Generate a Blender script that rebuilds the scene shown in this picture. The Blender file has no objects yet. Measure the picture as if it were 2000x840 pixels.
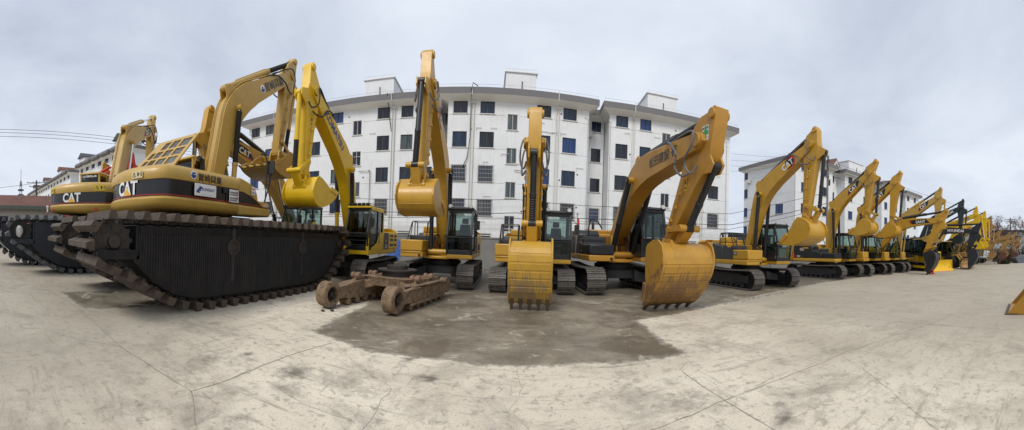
import bpy, math, random
from mathutils import Vector, Matrix
random.seed(7)
PI = math.pi
R = math.radians
scn = bpy.context.scene
COL = scn.collection

# ------------------------------------------------------------------ mesh helper
class MB:
    """collects shapes and links them as ONE mesh object"""
    def __init__(self):
        self.v = []; self.f = []; self.mi = []; self.m = 0
    def add(self, vs, fs):
        n = len(self.v)
        self.v += [tuple(p) for p in vs]
        for q in fs:
            self.f.append([n + i for i in q]); self.mi.append(self.m)
        return self
    def box(self, x0, x1, y0, y1, z0, z1):
        vs = [(x, y, z) for z in (z0, z1) for y in (y0, y1) for x in (x0, x1)]
        return self.add(vs, [(0, 2, 3, 1), (4, 5, 7, 6), (0, 1, 5, 4), (2, 6, 7, 3), (0, 4, 6, 2), (1, 3, 7, 5)])
    def hexa(self, vs):
        return self.add(vs, [(0, 2, 3, 1), (4, 5, 7, 6), (0, 1, 5, 4), (2, 6, 7, 3), (0, 4, 6, 2), (1, 3, 7, 5)])
    def obox(self, c, ax, ay, az):
        """oriented box: centre and three half-axis vectors"""
        c = Vector(c); ax = Vector(ax); ay = Vector(ay); az = Vector(az)
        vs = [c + ax * i + ay * j + az * k for k in (-1, 1) for j in (-1, 1) for i in (-1, 1)]
        return self.hexa(vs)
    def bar(self, p0, p1, w, h, up=(0, 0, 1)):
        p0 = Vector(p0); p1 = Vector(p1); d = (p1 - p0)
        up = Vector(up)
        s = d.cross(up)
        if s.length < 1e-6: s = d.cross(Vector((0, 1, 0)))
        s.normalize(); u = s.cross(d).normalized()
        return self.obox((p0 + p1) / 2, d / 2, s * w / 2, u * h / 2)
    def prism(self, poly, y0, y1):
        """xz outline (list) extruded along y"""
        n = len(poly)
        vs = [(x, y0, z) for x, z in poly] + [(x, y1, z) for x, z in poly]
        a = sum(poly[i][0] * poly[(i + 1) % n][1] - poly[(i + 1) % n][0] * poly[i][1] for i in range(n))
        fs = [tuple(range(n)), tuple(range(2 * n - 1, n - 1, -1))] + [(i, n + i, n + (i + 1) % n, (i + 1) % n) for i in range(n)]
        if a < 0: fs = [tuple(reversed(q)) for q in fs]
        return self.add(vs, fs)
    def plan(self, poly, z0, z1):
        n = len(poly)
        a = sum(poly[i][0] * poly[(i + 1) % n][1] - poly[(i + 1) % n][0] * poly[i][1] for i in range(n))
        if a < 0: poly = poly[::-1]
        vs = [(x, y, z0) for x, y in poly] + [(x, y, z1) for x, y in poly]
        fs = [tuple(range(n - 1, -1, -1)), tuple(range(n, 2 * n))] + [(i, (i + 1) % n, n + (i + 1) % n, n + i) for i in range(n)]
        return self.add(vs, fs)
    def loft(self, rings, cap=True):
        n = len(rings[0]); vs = [p for r in rings for p in r]; fs = []
        for k in range(len(rings) - 1):
            for i in range(n):
                j = (i + 1) % n
                fs.append((k * n + i, k * n + j, (k + 1) * n + j, (k + 1) * n + i))
        if cap:
            fs.append(tuple(range(n - 1, -1, -1))); fs.append(tuple(range((len(rings) - 1) * n, len(rings) * n)))
        return self.add(vs, fs)
    def lathe(self, p0, axis, prof, n=16):
        """prof: list of (distance along axis, radius)"""
        p0 = Vector(p0); a = Vector(axis).normalized()
        s = a.cross(Vector((0, 0, 1)))
        if s.length < 1e-3: s = a.cross(Vector((0, 1, 0)))
        s.normalize(); t = a.cross(s)
        rings = [[p0 + a * d + (s * math.cos(2 * PI * i / n) + t * math.sin(2 * PI * i / n)) * r for i in range(n)] for d, r in prof]
        return self.loft(rings)
    def cyl(self, p0, p1, r0, r1=None, n=14):
        p0 = Vector(p0); p1 = Vector(p1); L = (p1 - p0).length
        return self.lathe(p0, p1 - p0, [(0, r0), (L, r0 if r1 is None else r1)], n)
    def boot(self, p0, p1, r, n=12, pitch=.055):
        p0 = Vector(p0); p1 = Vector(p1); L = (p1 - p0).length
        k = max(3, int(L / pitch)); pr = []
        for i in range(k):
            pr += [(L * i / k, r * .8), (L * (i + .5) / k, r)]
        pr.append((L, r * .8))
        return self.lathe(p0, p1 - p0, pr, n)
    def tube(self, pts, r, n=6, sub=1):
        pts = [Vector(p) for p in pts]
        if sub > 1: pts = crom(pts, sub)
        rings = []
        for i, p in enumerate(pts):
            d = (pts[min(i + 1, len(pts) - 1)] - pts[max(i - 1, 0)])
            if d.length < 1e-9: d = Vector((0, 0, 1))
            d.normalize()
            s = d.cross(Vector((0.013, 0.031, 1)))
            if s.length < .05: s = d.cross(Vector((0, 1, 0.01)))
            s.normalize(); t = s.cross(d)
            rr = r[i] if isinstance(r, (list, tuple)) else r
            rings.append([p + (s * math.cos(2 * PI * k / n) + t * math.sin(2 * PI * k / n)) * rr for k in range(n)])
        return self.loft(rings)
    def mesh(self, name, mats, smooth=38):
        me = bpy.data.meshes.new(name)
        me.from_pydata([tuple(p) for p in self.v], [], self.f)
        if not isinstance(mats, (list, tuple)): mats = [mats]
        for m in mats: me.materials.append(m)
        if len(mats) > 1: me.polygons.foreach_set('material_index', self.mi)
        if smooth:
            me.polygons.foreach_set('use_smooth', [True] * len(me.polygons))
            me.set_sharp_from_angle(angle=R(smooth))
        me.update()
        return me

def crom(pts, sub):
    out = []
    n = len(pts)
    for i in range(n - 1):
        p0 = pts[max(i - 1, 0)]; p1 = pts[i]; p2 = pts[i + 1]; p3 = pts[min(i + 2, n - 1)]
        for k in range(sub):
            t = k / sub
            out.append(.5 * ((2 * p1) + (p2 - p0) * t + (2 * p0 - 5 * p1 + 4 * p2 - p3) * t * t + (3 * p1 - p0 - 3 * p2 + p3) * t ** 3))
    out.append(pts[-1])
    return out

def obj(name, mb, mats, parent=None, bevel=0, smooth=38, label=None):
    me = mb.mesh(name, mats, smooth) if isinstance(mb, MB) else mb
    o = bpy.data.objects.new(name, me); COL.objects.link(o)
    if parent is not None: o.parent = parent
    if bevel:
        b = o.modifiers.new('bevel', 'BEVEL'); b.width = bevel; b.segments = 2; b.limit_method = 'ANGLE'; b.angle_limit = R(40)
    if label: o['label'] = label
    return o
def tag(o, label, cat, group=None):
    o['label'] = label; o['category'] = cat
    if group: o['group'] = group
    return o
def struct(o): o['kind'] = 'structure'; return o
def thing(name, label, cat, loc=(0, 0, 0), az=0, s=1, group=None):
    o = bpy.data.objects.new(name, None); COL.objects.link(o)
    o.empty_display_size = .3
    o.location = loc; o.rotation_euler = (0, 0, R(az)); o.scale = (s, s, s)
    return tag(o, label, cat, group)

# ------------------------------------------------------------------ materials
MATS = {}
def mat(name, col, rough=.5, metal=0., dirt=0., dcol=(.12, .09, .06), dscale=2.5, bump=0., bscale=40., spec=.5, streak=0., coat=0.):
    if name in MATS: return MATS[name]
    m = bpy.data.materials.new(name); m.use_nodes = True
    nt = m.node_tree; N = nt.nodes; L = nt.links
    b = N['Principled BSDF']
    b.inputs['Base Color'].default_value = (*col, 1); b.inputs['Roughness'].default_value = rough
    b.inputs['Metallic'].default_value = metal; b.inputs['Specular IOR Level'].default_value = spec
    b.inputs['Coat Weight'].default_value = coat
    if dirt or bump or streak:
        tc = N.new('ShaderNodeTexCoord')
    last = None
    if dirt:
        n1 = N.new('ShaderNodeTexNoise'); n1.inputs['Scale'].default_value = dscale; n1.inputs['Detail'].default_value = 8; n1.inputs['Roughness'].default_value = .62
        L.new(tc.outputs['Object'], n1.inputs['Vector'])
        r = N.new('ShaderNodeMapRange'); r.inputs[1].default_value = .45; r.inputs[2].default_value = .75; r.inputs[3].default_value = 0; r.inputs[4].default_value = dirt
        L.new(n1.outputs['Fac'], r.inputs[0])
        mx = N.new('ShaderNodeMix'); mx.data_type = 'RGBA'
        mx.inputs['A'].default_value = (*col, 1); mx.inputs['B'].default_value = (*dcol, 1)
        L.new(r.outputs[0], mx.inputs['Factor']); last = mx.outputs['Result']
        rr = N.new('ShaderNodeMapRange'); rr.inputs[3].default_value = max(0, rough - .08); rr.inputs[4].default_value = min(1, rough + .2)
        L.new(n1.outputs['Fac'], rr.inputs[0]); L.new(rr.outputs[0], b.inputs['Roughness'])
    if streak:
        mp = N.new('ShaderNodeMapping'); mp.inputs['Scale'].default_value = (6, 6, .35)
        L.new(tc.outputs['Object'], mp.inputs['Vector'])
        n2 = N.new('ShaderNodeTexNoise'); n2.inputs['Scale'].default_value = 2.2; n2.inputs['Detail'].default_value = 6
        L.new(mp.outputs[0], n2.inputs['Vector'])
        r2 = N.new('ShaderNodeMapRange'); r2.inputs[1].default_value = .52; r2.inputs[2].default_value = .8; r2.inputs[3].default_value = 0; r2.inputs[4].default_value = streak
        L.new(n2.outputs['Fac'], r2.inputs[0])
        mx2 = N.new('ShaderNodeMix'); mx2.data_type = 'RGBA'
        if last: L.new(last, mx2.inputs['A'])
        else: mx2.inputs['A'].default_value = (*col, 1)
        mx2.inputs['B'].default_value = (*dcol, 1); L.new(r2.outputs[0], mx2.inputs['Factor']); last = mx2.outputs['Result']
    if last: L.new(last, b.inputs['Base Color'])
    if bump:
        n3 = N.new('ShaderNodeTexNoise'); n3.inputs['Scale'].default_value = bscale; n3.inputs['Detail'].default_value = 5
        L.new(tc.outputs['Object'], n3.inputs['Vector'])
        bp = N.new('ShaderNodeBump'); bp.inputs['Strength'].default_value = bump; bp.inputs['Distance'].default_value = .02
        L.new(n3.outputs['Fac'], bp.inputs['Height']); L.new(bp.outputs[0], b.inputs['Normal'])
    MATS[name] = m
    return m
CATY = mat('paint_ochre', (.52, .288, .026), .33, coat=.06, dirt=.34, dcol=(.27, .15, .035), dscale=3.2, streak=.12)
CATO = mat('paint_pale_ochre', (.50, .315, .066), .35, coat=.06, dirt=.34, dcol=(.29, .18, .06), dscale=2.8, streak=.12)
CATD = mat('paint_deep_ochre', (.45, .225, .026), .36, coat=.05, dirt=.35, dcol=(.2, .11, .04), dscale=1.4)
KOMY = mat('paint_lemon', (.74, .47, .010), .33, dirt=.3, dcol=(.42, .26, .03), dscale=3)
WORN = mat('paint_faded_ochre', (.36, .21, .07), .55, dirt=.7, dcol=(.16, .09, .04), dscale=2.2)
HYG = mat('paint_dark_green', (.018, .032, .034), .38, dirt=.2, dcol=(.06, .06, .05))
HYB = mat('paint_slate', (.014, .018, .024), .42, dirt=.2, dcol=(.05, .05, .05))
REDP = mat('paint_red', (.5, .03, .012), .4, dirt=.2)
BLACK = mat('black_paint', (.012, .013, .015), .35, dirt=.35, dcol=(.05, .045, .04))
BLKM = mat('black_matt', (.016, .016, .017), .6, dirt=.4, dcol=(.05, .045, .04))
GREYP = mat('charcoal_panel', (.045, .048, .052), .45, dirt=.3, dcol=(.09, .085, .08))
RUB = mat('black_rubber', (.014, .014, .014), .65)
STEEL = mat('track_steel', (.15, .138, .122), .55, metal=.3, dirt=.8, dcol=(.06, .045, .035), dscale=9, bump=.3)
TRKD = mat('track_frame_black', (.014, .014, .015), .55, dirt=.5, dcol=(.05, .04, .03), dscale=4)
CLEAT = mat('cleat_rust', (.088, .064, .045), .6, metal=.2, dirt=1., dcol=(.03, .023, .02), dscale=5, bump=.4)
CLEATG = mat('cleat_grey', (.10, .105, .11), .6, metal=.2, dirt=.7, dcol=(.04, .04, .042), dscale=5, bump=.3)
PONT = mat('pontoon_black', (.0055, .006, .008), .34, spec=.35, dirt=.5, dcol=(.035, .028, .022), dscale=3.2, streak=.7, bump=.3)
PONTN = mat('pontoon_navy', (.013, .016, .023), .45, dirt=.3, dcol=(.04, .04, .042))
def worn_mat(name, base, m1, amt):
    """scraped bucket paint: fine scratches run up the shell, patches rubbed to brown steel"""
    m = mat(name, base, .45, dirt=.35, dcol=(.16, .10, .05), dscale=2.)
    N = m.node_tree.nodes; L = m.node_tree.links; b = N['Principled BSDF']; src = b.inputs['Base Color'].links[0].from_socket
    tc = N.new('ShaderNodeTexCoord'); mp = N.new('ShaderNodeMapping'); mp.inputs['Scale'].default_value = (2.2, 26, 2.2); L.new(tc.outputs['Object'], mp.inputs[0])
    n = N.new('ShaderNodeTexNoise'); n.inputs['Scale'].default_value = 1.2; n.inputs['Detail'].default_value = 8; n.inputs['Roughness'].default_value = .7; L.new(mp.outputs[0], n.inputs['Vector'])
    n2 = N.new('ShaderNodeTexNoise'); n2.inputs['Scale'].default_value = 1.6; n2.inputs['Detail'].default_value = 4; L.new(tc.outputs['Object'], n2.inputs['Vector'])
    sp = N.new('ShaderNodeSeparateXYZ'); L.new(tc.outputs['Object'], sp.inputs[0])
    lo = N.new('ShaderNodeMapRange'); lo.inputs[1].default_value = 1.25; lo.inputs[2].default_value = .35; lo.inputs[3].default_value = 0; lo.inputs[4].default_value = .22; L.new(sp.outputs['Z'], lo.inputs[0])
    a = N.new('ShaderNodeMath'); a.operation = 'MULTIPLY_ADD'; a.inputs[1].default_value = .45; L.new(n2.outputs['Fac'], a.inputs[0]); L.new(n.outputs['Fac'], a.inputs[2])
    a2 = N.new('ShaderNodeMath'); a2.operation = 'ADD'; L.new(a.outputs[0], a2.inputs[0]); L.new(lo.outputs[0], a2.inputs[1])
    r = N.new('ShaderNodeMapRange'); r.inputs[1].default_value = amt; r.inputs[2].default_value = amt + .10; r.inputs[3].default_value = 0; r.inputs[4].default_value = .8; L.new(a2.outputs[0], r.inputs[0])
    mx = N.new('ShaderNodeMix'); mx.data_type = 'RGBA'; L.new(r.outputs[0], mx.inputs['Factor']); L.new(src, mx.inputs['A']); mx.inputs['B'].default_value = (*m1, 1)
    L.new(mx.outputs['Result'], b.inputs['Base Color']); return m
RUST = mat('rusty_brown', (.24, .16, .095), .8, dirt=1., dcol=(.055, .036, .025), dscale=8, streak=.5, bump=.9, bscale=24)
SCRA = worn_mat('scraped_ochre', (.50, .285, .03), (.20, .15, .10), .83)
SCRB = worn_mat('scraped_deep_ochre', (.45, .24, .03), (.15, .085, .05), .80)
RUSTD = mat('dark_greasy_steel', (.04, .035, .032), .5, metal=.3, dirt=.6, dcol=(.09, .06, .04), dscale=7, bump=.4)
CHROME = mat('chrome', (.7, .7, .72), .15, metal=1)
HOSE = mat('grey_hose', (.12, .12, .125), .5)
SEATM = mat('seat_cloth', (.02, .021, .024), .8)
WHT = mat('white_decal', (.78, .78, .76), .4)
YDEC = mat('yellow_decal', (.8, .42, .02), .4)
BDEC = mat('black_decal', (.012, .012, .014), .25)
RDEC = mat('red_decal', (.5, .02, .02), .35)
BLUD = mat('blue_decal', (.02, .05, .22), .4)
GRND = mat('green_decal', (.02, .3, .08), .4)
WARN = mat('warning_cream', (.62, .52, .28), .5)
WARNY = mat('warning_yellow', (.72, .5, .03), .45)
GRIND = mat('dull_blade_steel', (.16, .12, .08), .5, metal=.4, dirt=.6, dcol=(.07, .045, .03), dscale=8)
MESHD = mat('dark_grating', (.09, .07, .05), .7)
LAMP = mat('lamp_lens', (.6, .6, .58), .2)
CLOTHW = mat('white_wrap', (.6, .58, .54), .7, bump=.5, bscale=12, dirt=.3, dcol=(.3, .27, .24))

def glass_mat(name, tint, gl=.12):
    m = bpy.data.materials.new(name); m.use_nodes = True
    N = m.node_tree.nodes; L = m.node_tree.links
    N.remove(N['Principled BSDF']); out = N['Material Output']
    t = N.new('ShaderNodeBsdfTransparent'); t.inputs[0].default_value = (*tint, 1)
    g = N.new('ShaderNodeBsdfGlossy'); g.inputs['Roughness'].default_value = .03; g.inputs['Color'].default_value = (.9, .93, .95, 1)
    lw = N.new('ShaderNodeLayerWeight'); lw.inputs['Blend'].default_value = .5
    pw = N.new('ShaderNodeMath'); pw.operation = 'POWER'; pw.inputs[1].default_value = 5; L.new(lw.outputs['Facing'], pw.inputs[0])
    mp = N.new('ShaderNodeMapRange'); mp.inputs[1].default_value = 0; mp.inputs[2].default_value = 1; mp.inputs[3].default_value = gl; mp.inputs[4].default_value = .9
    L.new(pw.outputs[0], mp.inputs[0])
    mx = N.new('ShaderNodeMixShader'); L.new(mp.outputs[0], mx.inputs[0]); L.new(t.outputs[0], mx.inputs[1]); L.new(g.outputs[0], mx.inputs[2])
    L.new(mx.outputs[0], out.inputs[0])
    return m
GLASS = glass_mat('cab_glass', (.74, .82, .80), .035)
GLASSD = glass_mat('cab_glass_dark', (.48, .53, .52), .035)

# window panes of the flats: dark glass over dark or curtained rooms
def pane_mat(name, c1, c2):
    m = bpy.data.materials.new(name); m.use_nodes = True
    N = m.node_tree.nodes; L = m.node_tree.links; b = N['Principled BSDF']
    b.inputs['Roughness'].default_value = .08
    tc = N.new('ShaderNodeTexCoord'); oi = N.new('ShaderNodeObjectInfo')
    ad = N.new('ShaderNodeVectorMath'); ad.operation = 'ADD'; L.new(tc.outputs['Object'], ad.inputs[0]); L.new(oi.outputs['Random'], ad.inputs[1])
    mp = N.new('ShaderNodeMapping'); mp.inputs['Scale'].default_value = (3.2, 3.2, .25); L.new(ad.outputs[0], mp.inputs[0])
    n = N.new('ShaderNodeTexNoise'); n.inputs['Scale'].default_value = 2.; n.inputs['Detail'].default_value = 3; L.new(mp.outputs[0], n.inputs['Vector'])
    cr = N.new('ShaderNodeValToRGB'); cr.color_ramp.elements[0].position = .42; cr.color_ramp.elements[0].color = (*c1, 1)
    cr.color_ramp.elements[1].position = .58; cr.color_ramp.elements[1].color = (*c2, 1)
    L.new(n.outputs['Fac'], cr.inputs[0]); L.new(cr.outputs[0], b.inputs['Base Color'])
    return m
PANES = [pane_mat('pane_navy', (.006, .013, .03), (.012, .035, .085)), pane_mat('pane_dark', (.008, .009, .012), (.02, .028, .045)),
         pane_mat('pane_blue', (.01, .03, .11), (.02, .06, .21)), pane_mat('pane_curtain', (.04, .055, .065), (.10, .12, .125))]
ALU = mat('window_frame_dark', (.035, .038, .042), .45)
ALUW = mat('window_frame_pale', (.42, .42, .4), .5)
GRIL = mat('grille_steel', (.36, .35, .33), .5, metal=.3)
SILL = mat('sill_white', (.62, .61, .58), .7, dirt=.3, dcol=(.35, .32, .28))

def wall_mat():
    m = mat('white_render', (.78, .79, .795), .85, dirt=.25, dcol=(.50, .48, .44), dscale=.6, streak=.42, bump=.05, bscale=8)
    return m
WALLM = wall_mat()
FASC = mat('grey_fascia', (.17, .165, .17), .8, dirt=.25, dcol=(.25, .24, .23), dscale=1, streak=.25)
TILE = None
CONC = mat('grey_concrete', (.24, .235, .22), .9, dirt=.6, dcol=(.12, .115, .10), dscale=.9, streak=.5, bump=.3, bscale=20)
PIPEW = mat('white_pipe', (.66, .65, .6), .5)
WIREM = mat('cable_black', (.02, .02, .02), .6)
POLEM = mat('pole_concrete', (.22, .21, .2), .85, dirt=.3)
ROOFR = mat('roof_red', (.17, .07, .05), .8, dirt=.4)

# ------------------------------------------------------------------ lettering
_tc = {}
def text_verts(body, size, bold=.02, shear=0, sx=1.0):
    k = (body, size, bold, shear, sx)
    if k not in _tc:
        c = bpy.data.curves.new('t', 'FONT'); c.body = body; c.size = size; c.align_x = 'CENTER'; c.align_y = 'CENTER'
        c.offset = bold * size; c.shear = shear; c.resolution_u = 3; c.fill_mode = 'FRONT'
        o = bpy.data.objects.new('t', c); COL.objects.link(o)
        dg = bpy.context.evaluated_depsgraph_get(); me = o.evaluated_get(dg).to_mesh()
        vs = [(v.co.x * sx, v.co.y) for v in me.vertices]; fs = [tuple(p.vertices) for p in me.polygons]
        o.evaluated_get(dg).to_mesh_clear()
        bpy.data.objects.remove(o); bpy.data.curves.remove(c)
        # glyph origin is font-metric based: recentre on the ink
        if vs:
            mx = (min(v[0] for v in vs) + max(v[0] for v in vs)) / 2; my = (min(v[1] for v in vs) + max(v[1] for v in vs)) / 2
            vs = [(a - mx, b - my) for a, b in vs]
        _tc[k] = (vs, fs)
    return _tc[k]
def plane_map(o, xd, yd):
    o = Vector(o); xd = Vector(xd).normalized(); yd = Vector(yd); yd = (yd - xd * yd.dot(xd)).normalized(); n = xd.cross(yd)
    return lambda u, v, h: o + xd * u + yd * v + n * h
def put(mb, pm, vs, fs, h):
    return mb.add([pm(a, b, h) for a, b in vs], fs)
def rectd(mb, pm, u0, u1, v0, v1, h, nseg=1):
    vs = []; fs = []
    for i in range(nseg + 1):
        u = u0 + (u1 - u0) * i / nseg; vs += [(u, v0), (u, v1)]
    for i in range(nseg): fs.append((2 * i, 2 * i + 2, 2 * i + 3, 2 * i + 1))
    return put(mb, pm, vs, fs, h)
def lettering(txt, parent, pm, size, m, bold=.025, shear=0, sx=1., h=.006, at=(0, 0), name='lettering'):
    vs, fs = text_verts(txt, size, bold, shear, sx)
    mb = MB(); put(mb, pm, [(a + at[0], b + at[1]) for a, b in vs], fs, h)
    return obj(name, mb, m, parent, smooth=0)
def three_letter_logo(parent, pm, size, at=(0, 0), h=.006, tri=True, m=None):
    """white three-letter mark with a yellow triangle rising from the base line"""
    mb = MB()
    vs, fs = text_verts('CAT', size * 1.3, .03, 0, .88)
    mb.m = 0; put(mb, pm, [(a + at[0], b + at[1]) for a, b in vs], fs, h)
    if tri:
        s = size * .42
        mb.m = 1
        put(mb, pm, [(at[0] - s * 1.12, at[1] - size * .5), (at[0] + s * 1.12, at[1] - size * .5), (at[0], at[1] + s * .02)], [(0, 1, 2)], h + .003)
    return obj('lettering', mb, [m or WHT, YDEC], parent, smooth=0)
def panel(parent, pm, poly, m, h=.003, name='decal'):
    mb = MB(); put(mb, pm, poly, [tuple(range(len(poly)))], h)
    return obj(name, mb, m, parent, smooth=0)
EXPOSURE = 0.4
# ------------------------------------------------------------------ excavator pieces
def V2(a): return Vector((a[0], a[1]))
def loop_path(x0, z0, r0, x1, z1, r1, n, sag=.05):
    """closed chain path round two wheels (x0 rear, x1 front); returns (x, z, angle) of n shoes"""
    seg = []
    L = x1 - x0
    def arc(cx, cz, r, a0, a1, k=24):
        return [(cx + r * math.cos(a0 + (a1 - a0) * i / k), cz + r * math.sin(a0 + (a1 - a0) * i / k)) for i in range(k + 1)]
    pts = []
    pts += arc(x1, z1, r1, -PI / 2, PI / 2)
    for i in range(1, 16):
        t = i / 16; pts.append((x1 + (x0 - x1) * t, z1 + r1 + (z0 + r0 - z1 - r1) * t - sag * math.sin(PI * t) + .06 * math.sin(PI * t * 3) * sag))
    pts += arc(x0, z0, r0, PI / 2, 3 * PI / 2)
    for i in range(1, 16):
        t = i / 16; pts.append((x0 + (x1 - x0) * t, (z0 - r0) * (1 - t) + (z1 - r1) * t if abs((z0 - r0) - (z1 - r1)) < .02 else (z0 - r0) * (1 - t) + (z1 - r1) * t))
    return resample(pts, n)
def resample(pts, n):
    P = [Vector((p[0], p[1])) for p in pts]; P.append(P[0])
    d = [0]
    for i in range(1, len(P)): d.append(d[-1] + (P[i] - P[i - 1]).length)
    out = []; j = 0
    for k in range(n):
        t = d[-1] * k / n
        while d[j + 1] < t: j += 1
        f = (t - d[j]) / max(1e-9, d[j + 1] - d[j]); p = P[j].lerp(P[j + 1], f); e = (P[j + 1] - P[j])
        t2 = (P[(j + 2) % (len(P) - 1)] - P[j - 1 if j else len(P) - 2])
        out.append((p.x, p.y, math.atan2(e.y, e.x)))
    return out
_mc = {}
def cached(key, fn):
    if key not in _mc: _mc[key] = fn()
    return _mc[key]
def inst(name, me, parent, loc=(0, 0, 0), rotz=0):
    o = bpy.data.objects.new(name, me); COL.objects.link(o); o.parent = parent; o.location = loc; o.rotation_euler = (0, 0, rotz)
    return o
def track_mesh(w, far):
    mb = MB(); n = 50
    hw = w / 2
    for x, z, a in loop_path(-1.78, .45, .40, 1.80, .44, .39, n):
        c, s = math.cos(a), math.sin(a)
        def P(u, v, y): return (x + u * c + v * s, y, z + u * s - v * c)   # v outward (right of travel)
        t = .092
        def bx(u0, u1, v0, v1, y0, y1):
            mb.hexa([P(u, v, y) for v in (v0, v1) for y in (y0, y1) for u in (u0, u1)])
        bx(-t, t, -.004, .018, -hw, hw)
        if not far:
            bx(-t, -t + .022, .018, .046, -hw + .01, hw - .01); bx(-.012, .012, .018, .042, -hw + .01, hw - .01); bx(t - .024, t, .018, .046, -hw + .01, hw - .01)
            mb.m = 1; bx(-.085, .085, -.075, -.004, -.11, -.04); bx(-.085, .085, -.075, -.004, .04, .11); mb.m = 0
        else:
            bx(-t, -t + .03, .018, .05, -hw, hw)
    return mb.mesh('track', [STEEL, TRKD])
def frame_mesh(w):
    mb = MB(); h = w / 2 - .06
    mb.prism([(-1.5, .30), (-1.35, .22), (1.35, .22), (1.5, .32), (1.5, .56), (1.2, .66), (-1.2, .70), (-1.5, .6)], -h + .05, h - .05)
    mb.prism([(-1.2, .60), (1.2, .58), (1.0, .74), (-1.0, .74)], -.1, .1)
    mb.box(1.2, 1.72, -h + .02, -h + .07, .30, .60); mb.box(1.2, 1.72, h - .07, h - .02, .30, .60)
    for i in range(8):
        x = -1.3 + i * .37; mb.cyl((x, -h + .03, .17), (x, h - .03, .17), .10, n=12)
    for x in (-.6, .7): mb.cyl((x, -.15, .76), (x, .2, .76), .07, n=10)
    for i in range(4): mb.box(-1.1 + i * .65, -.95 + i * .65, -h + .03, h - .03, .22, .30)
    return mb.mesh('track_frame', TRKD)
def wheel_mesh(r, w, teeth):
    mb = MB()
    n = 22 if teeth else 24
    if teeth:
        ring = []
        for i in range(n * 4):
            a = 2 * PI * i / (n * 4); rr = r + (.035 if i % 4 < 2 else -.01); ring.append((rr * math.cos(a), rr * math.sin(a)))
        mb.prism(ring, -.035, .035)
        mb.cyl((0, -w / 2, 0), (0, w / 2, 0), r * .68, n=20); mb.cyl((0, -w / 2 - .04, 0), (0, w / 2 + .04, 0), r * .4, n=18)
        for k in range(10):
            a = 2 * PI * k / 10; mb.cyl((r * .54 * math.cos(a), -w / 2 - .02, r * .54 * math.sin(a)), (r * .54 * math.cos(a), w / 2 + .02, r * .54 * math.sin(a)), .022, n=6)
    else:
        mb.lathe((0, -w / 2, 0), (0, 1, 0), [(0, r * .5), (0, r * .93), (.03, r), (w - .03, r), (w, r * .93), (w, r * .5)], 24)
        mb.cyl((0, -w / 2 - .03, 0), (0, w / 2 + .03, 0), r * .3, n=16)
    return mb.mesh('wheel', TRKD)
def add_undercarriage(root, gauge=2.38, w=.6, far=False):
    tm = cached(('trk', w, far), lambda: track_mesh(w, far)); fm = cached(('frm', w), lambda: frame_mesh(w))
    sp = cached(('spr', 1), lambda: wheel_mesh(.36, .34, True)); idl = cached(('idl', 1), lambda: wheel_mesh(.35, .2, False))
    for s in (-1, 1):
        y = s * gauge / 2
        t = inst('track', tm, root, (0, y, 0))
        inst('track_frame', fm, t)
        inst('sprocket', sp, t, (-1.78, 0, .45)); inst('idler', idl, t, (1.80, 0, .44))
    def mk():
        mb = MB(); g = gauge / 2 - w / 2 + .12
        mb.box(-.75, .75, -.7, .7, .42, .72)
        for sx in (-1, 1):
            for sy in (-1, 1):
                mb.hexa([(sx * .25, sy * .5, .34), (sx * .95, sy * .5, .34), (sx * .8, sy * g, .28), (sx * 1.25, sy * g, .28),
                         (sx * .25, sy * .5, .72), (sx * .95, sy * .5, .72), (sx * .8, sy * g, .56), (sx * 1.25, sy * g, .56)])
        mb.cyl((0, 0, .70), (0, 0, 1.0), .66, n=32); mb.cyl((0, 0, .80), (0, 0, .92), .74, n=40)
        return mb.mesh('undercarriage', TRKD)
    inst('undercarriage', cached(('uc', gauge, w), mk), root)

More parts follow.
